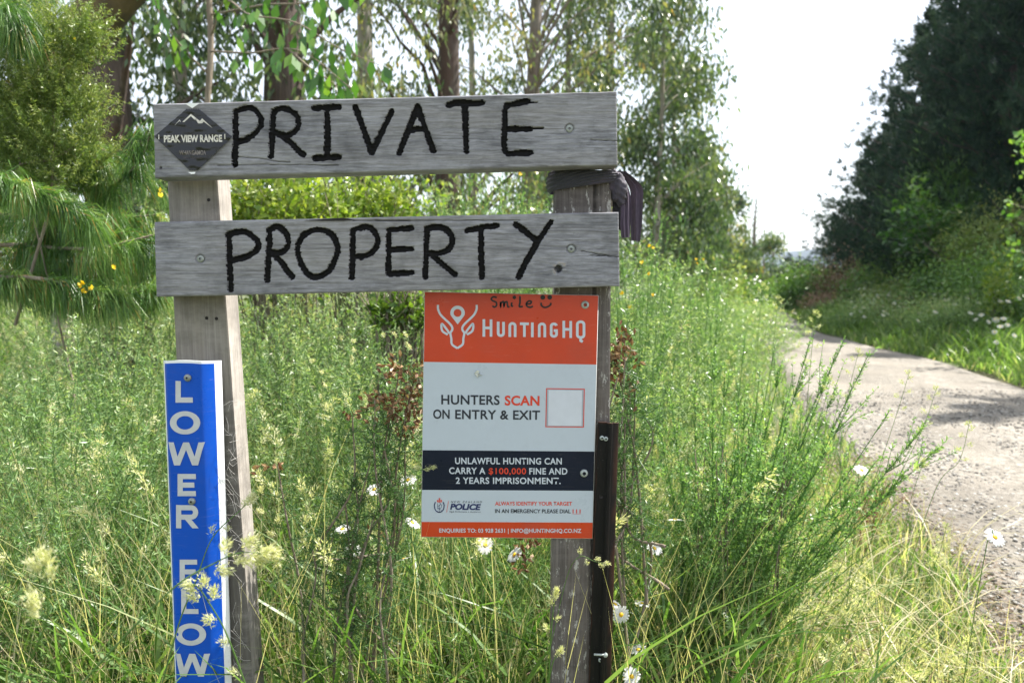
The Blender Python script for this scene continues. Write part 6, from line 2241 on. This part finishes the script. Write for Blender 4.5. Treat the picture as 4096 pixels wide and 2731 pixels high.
for i, (a, b, Y, lab) in enumerate([(3270, 1240, 2.2, "tall seeded stalk standing above the road end"), (3120, 1180, 2.4, "tall seeded stalk with spread heads against the far scrub"), (3060, 1130, 2.5, "tallest open seeded stalk left of the road end"),
                                   (3440, 1390, 2.2, "seeded stalk rising over the shaded road"), (3640, 1480, 2.1, "seeded stalk with drooping heads over the road"), (3750, 1540, 2.1, "rightmost seeded stalk over the road"),
                                   (3880, 1680, 2.0, "ripe brown green head hanging over the gravel"), (3790, 2090, 1.9, "dark seed head over the gravel near the white daisy"), (3700, 1830, 2.0, "thin stalk with two dark heads over the gravel"),
                                   (2930, 1400, 2.4, "stalk with stacked heads amid the broom"), (3330, 1500, 2.3, "stalk of clustered heads above the broom bush")]):
    fx = a - 420 - 60 * (i % 3) if a > 3300 else a - 230
    stalk(lab, [(fx, 2700, Y), (fx + (a - fx) * .35, 2350, Y), (fx + (a - fx) * .68, 1950 if b < 1800 else 2400, Y), (fx + (a - fx) * .9, b + 160, Y), (a, b, Y)],
          [(.72, .9, .010, 36), (.76, -1.2, .011, 40), (.81, 1.3, .012, 40), (.85, -1.0, .012, 44), (.9, 1.0, .012, 44), (.94, -.6, .012, 44), (.97, .5, .011, 40), (1, 0, .010, 36)], .0011, .45, .55)

# ------------------------------------------------------------------ daisies
def daisy(label, a, b, Y, face=(0, -.55, .85), size=.021, n=18, simple=False, group="white daisies near the sign", drop=None):
    c = P(a, b, Y)
    nrm = unit(np.asarray(face, float) + rng.normal(0, .12, 3))
    foot = np.array([c[0] + rng.normal(0, .05), Y + .03, 0.0])
    t = thing("daisy", label, "daisy", tuple(foot), group)
    h = c - foot
    u_ = unit(np.cross(nrm, [1, .1, 0]))
    v_ = np.cross(nrm, u_)
    g = Geo()
    an = np.linspace(0, 2 * np.pi, n, endpoint=False) + rng.normal(0, .06, n)
    d = np.cos(an)[:, None] * u_ + np.sin(an)[:, None] * v_
    ln = size * (.9 + .2 * rng.random(n))
    pt = Geo()
    b0 = h + d * size * .22
    mid = b0 + d * ln[:, None] * .55 + nrm * size * .06
    tip_ = b0 + d * ln[:, None] * .95 - nrm * size * .10 * rng.random((n, 1))
    sd = np.cross(d, nrm)
    w_ = size * .17
    vv = np.stack([b0 - sd * w_ * .4, b0 + sd * w_ * .4, mid + sd * w_, mid - sd * w_, tip_ + sd * w_ * .55, tip_ - sd * w_ * .55], 1)
    ff = (np.array([[0, 1, 2, 3], [3, 2, 4, 5]])[None] + (np.arange(n) * 6)[:, None, None]).reshape(-1, 4)
    pt.add(vv.reshape(-1, 3), ff, np.repeat(rng.random(n), 6))
    obj("petals", pt, M['petal'], t)
    ds = Geo()
    rs = [(.30, .02), (.30, .07), (.20, .13), (.06, .16)]
    k = 10
    a2 = np.linspace(0, 2 * np.pi, k, endpoint=False)
    V = np.vstack([h + nrm * size * z + (np.cos(a2)[:, None] * u_ + np.sin(a2)[:, None] * v_) * size * r_ for r_, z in rs])
    f = [[i * k + j, i * k + (j + 1) % k, (i + 1) * k + (j + 1) % k, (i + 1) * k + j] for i in range(3) for j in range(k)]
    f += [[30, 31, 32, 33], [33, 34, 35, 36], [36, 37, 38, 39], [30, 33, 36, 39]]
    ds.add(V, f, .5)
    obj("centre", ds, M['yellow'], t)
    st = Geo()
    st.tube(smooth_line(np.array([[0, 0, 0], h * .5 + rng.normal(0, .02, 3), h - nrm * .03, h]), 4), .0011, 5, .4)
    obj("stem", st, M['grass'], t)
    return t


for a, b, Y, face, lab in [
        (1632, 1919, 1.9, (0, -.5, .9), "daisy with drooping petals just left of the dark notice band"),
        (1940, 2178, 1.75, (.3, -.75, .5), "large daisy directly under the bottom edge of the notice"),
        (2058, 2217, 1.85, (-.5, -.4, .6), "half turned daisy under the notice, right of the large one"),
        (3448, 1880, 2.2, (0, -.6, .8), "daisy at the tip of the broom bush by the gravel"),
        (3980, 2147, 1.7, (.1, -.55, .85), "lone long stemmed daisy over the gravel at the right edge"),
        (2484, 2457, 1.8, (0, -.85, .5), "fully open daisy touching the steel post"),
        (2527, 2704, 1.75, (0, -.8, .55), "daisy at the bottom edge right of the steel post"),
        (2460, 2415, 1.85, (.4, -.2, .9), "daisy half hidden behind the steel post above the open one"),
        (2700, 2078, 2.1, (0, .2, 1), "daisy seen edge on between the post and the broom bush"),
        (1650, 2090, 1.9, (.4, -.1, .9), "daisy at the lower left corner of the notice"),
        (2618, 2192, 2.0, (.2, -.5, .8), "shaded daisy right of the post at notice foot height"),
        (2568, 2412, 2.0, (0, -.1, 1), "flat daisy seen edge on, second right of the steel post"),
        (2553, 2597, 1.9, (0, -.3, .9), "small daisy low between the steel post and thistle"),
        (1411, 2203, 1.95, (.2, -.6, .6), "daisy among dark gorse stems left of the notice foot"),
        (1496, 1957, 2.05, (0, -.5, .8), "daisy below the brown gorse pods"),
        (1614, 2235, 1.9, (-.3, .2, 1), "nodding daisy between the left post and notice foot"),
        (1370, 2115, 2.0, (0, -.2, 1), "pale daisy seen edge on among the gorse stems")]:
    daisy(lab, a, b, Y, face)
# daisies across the road
proto = []
for i in range(3):
    t = daisy("small white daisy in the verge across the road", 3700, 1300, 9, (rng.normal(0, .4), -.6, .7), .036, 9, group="daisies in the verge across the road")
    h_ = P(3700, 1300, 9) - np.array(t.location)
    for ch in t.children:
        ch.location = tuple(-h_)
    proto.append(t)
for j in range(74):
    t = proto[j] if j < 3 else copy_tree(proto[j % 3])
    a = 3450 + 640 * rng.random() if j > 26 else 3400 + 160 * rng.random()
    off = .5 + 2.2 * rng.random()
    Yd = YR(a, off)
    x_ = (a - 2048) / F * Yd
    t.location = (x_, Yd, float(ground_z(np.array(x_), np.array(Yd))) + .34 + .3 * rng.random() + .12 * off)
    t.rotation_euler[2] = rng.normal(0, .5)
    t.scale = (1.25, 1.25, 1.25)

# ------------------------------------------------------------------ thistle
c = G(2930, 2731)
root = np.array([P(2930, 2600, 2.1)[0], 2.1, .0])
t = thing("thistle", "spiny green thistle in front of the broom bush", "thistle", tuple(root))
lv_ = Geo()
st = Geo().tube([(0, 0, 0), (.01, 0, .25), (0, -.01, .5)], [.007, .006, .004], 6)
for i in range(30):
    z0 = .15 + .35 * (i / 30)
    a = i * 2.4
    d = np.array([math.cos(a), math.sin(a), .9])
    L_ = .20 * (1.15 - .5 * i / 30)
    tt = np.linspace(0, 1, 9)[:, None]
    ctr = np.array([0, 0, z0]) + unit(d) * L_ * tt + np.array([0, 0, -.10]) * L_ * 4 * tt ** 2.2
    sd = unit(np.cross(unit(d), UPV))
    w_ = (.008 * (1 - tt ** 1.5) + .001)
    v = np.vstack([ctr - sd * w_, ctr + sd * w_])
    k = np.arange(8)
    lv_.add(v, np.stack([k, k + 1, k + 10, k + 9], 1), .45)
    for s_ in (-1, 1):
        lv_.kites(ctr[:-1], unit(sd * s_ + unit(d) * .7 + rng.normal(0, .25, (8, 3))), rnd_dir(8), .032, .009, .5 + .2 * rng.random(8), 0, .3)
obj("stem", st, M['shrub'], t)
obj("leaves", lv_, M['gorse'], t)

# cobweb threads between the blue sign and the left post
t = thing("cobweb", "tangled cobweb threads strung between the blue sign and left post", "cobweb", tuple(P(900, 2000, YP)))
o_ = P(900, 2000, YP)
g = Geo()
for i in range(70):
    b = 1600 + 1100 * rng.random()
    p0 = P(870 + 60 * rng.random() + (b - 1440) * .035, b, 1.65) - o_
    p1 = P(875 + 90 * rng.random() + (b - 1440) * .035, b + rng.normal(0, 60), 1.664) - o_
    g.tubes3([p0], [p1], .0003, .0003, .5, 0, .06)
obj("threads", g, plain("cobweb silk", (.55, .53, .50), .6, 0, .1, 50), t)
print("TRIS", TRIS[0])
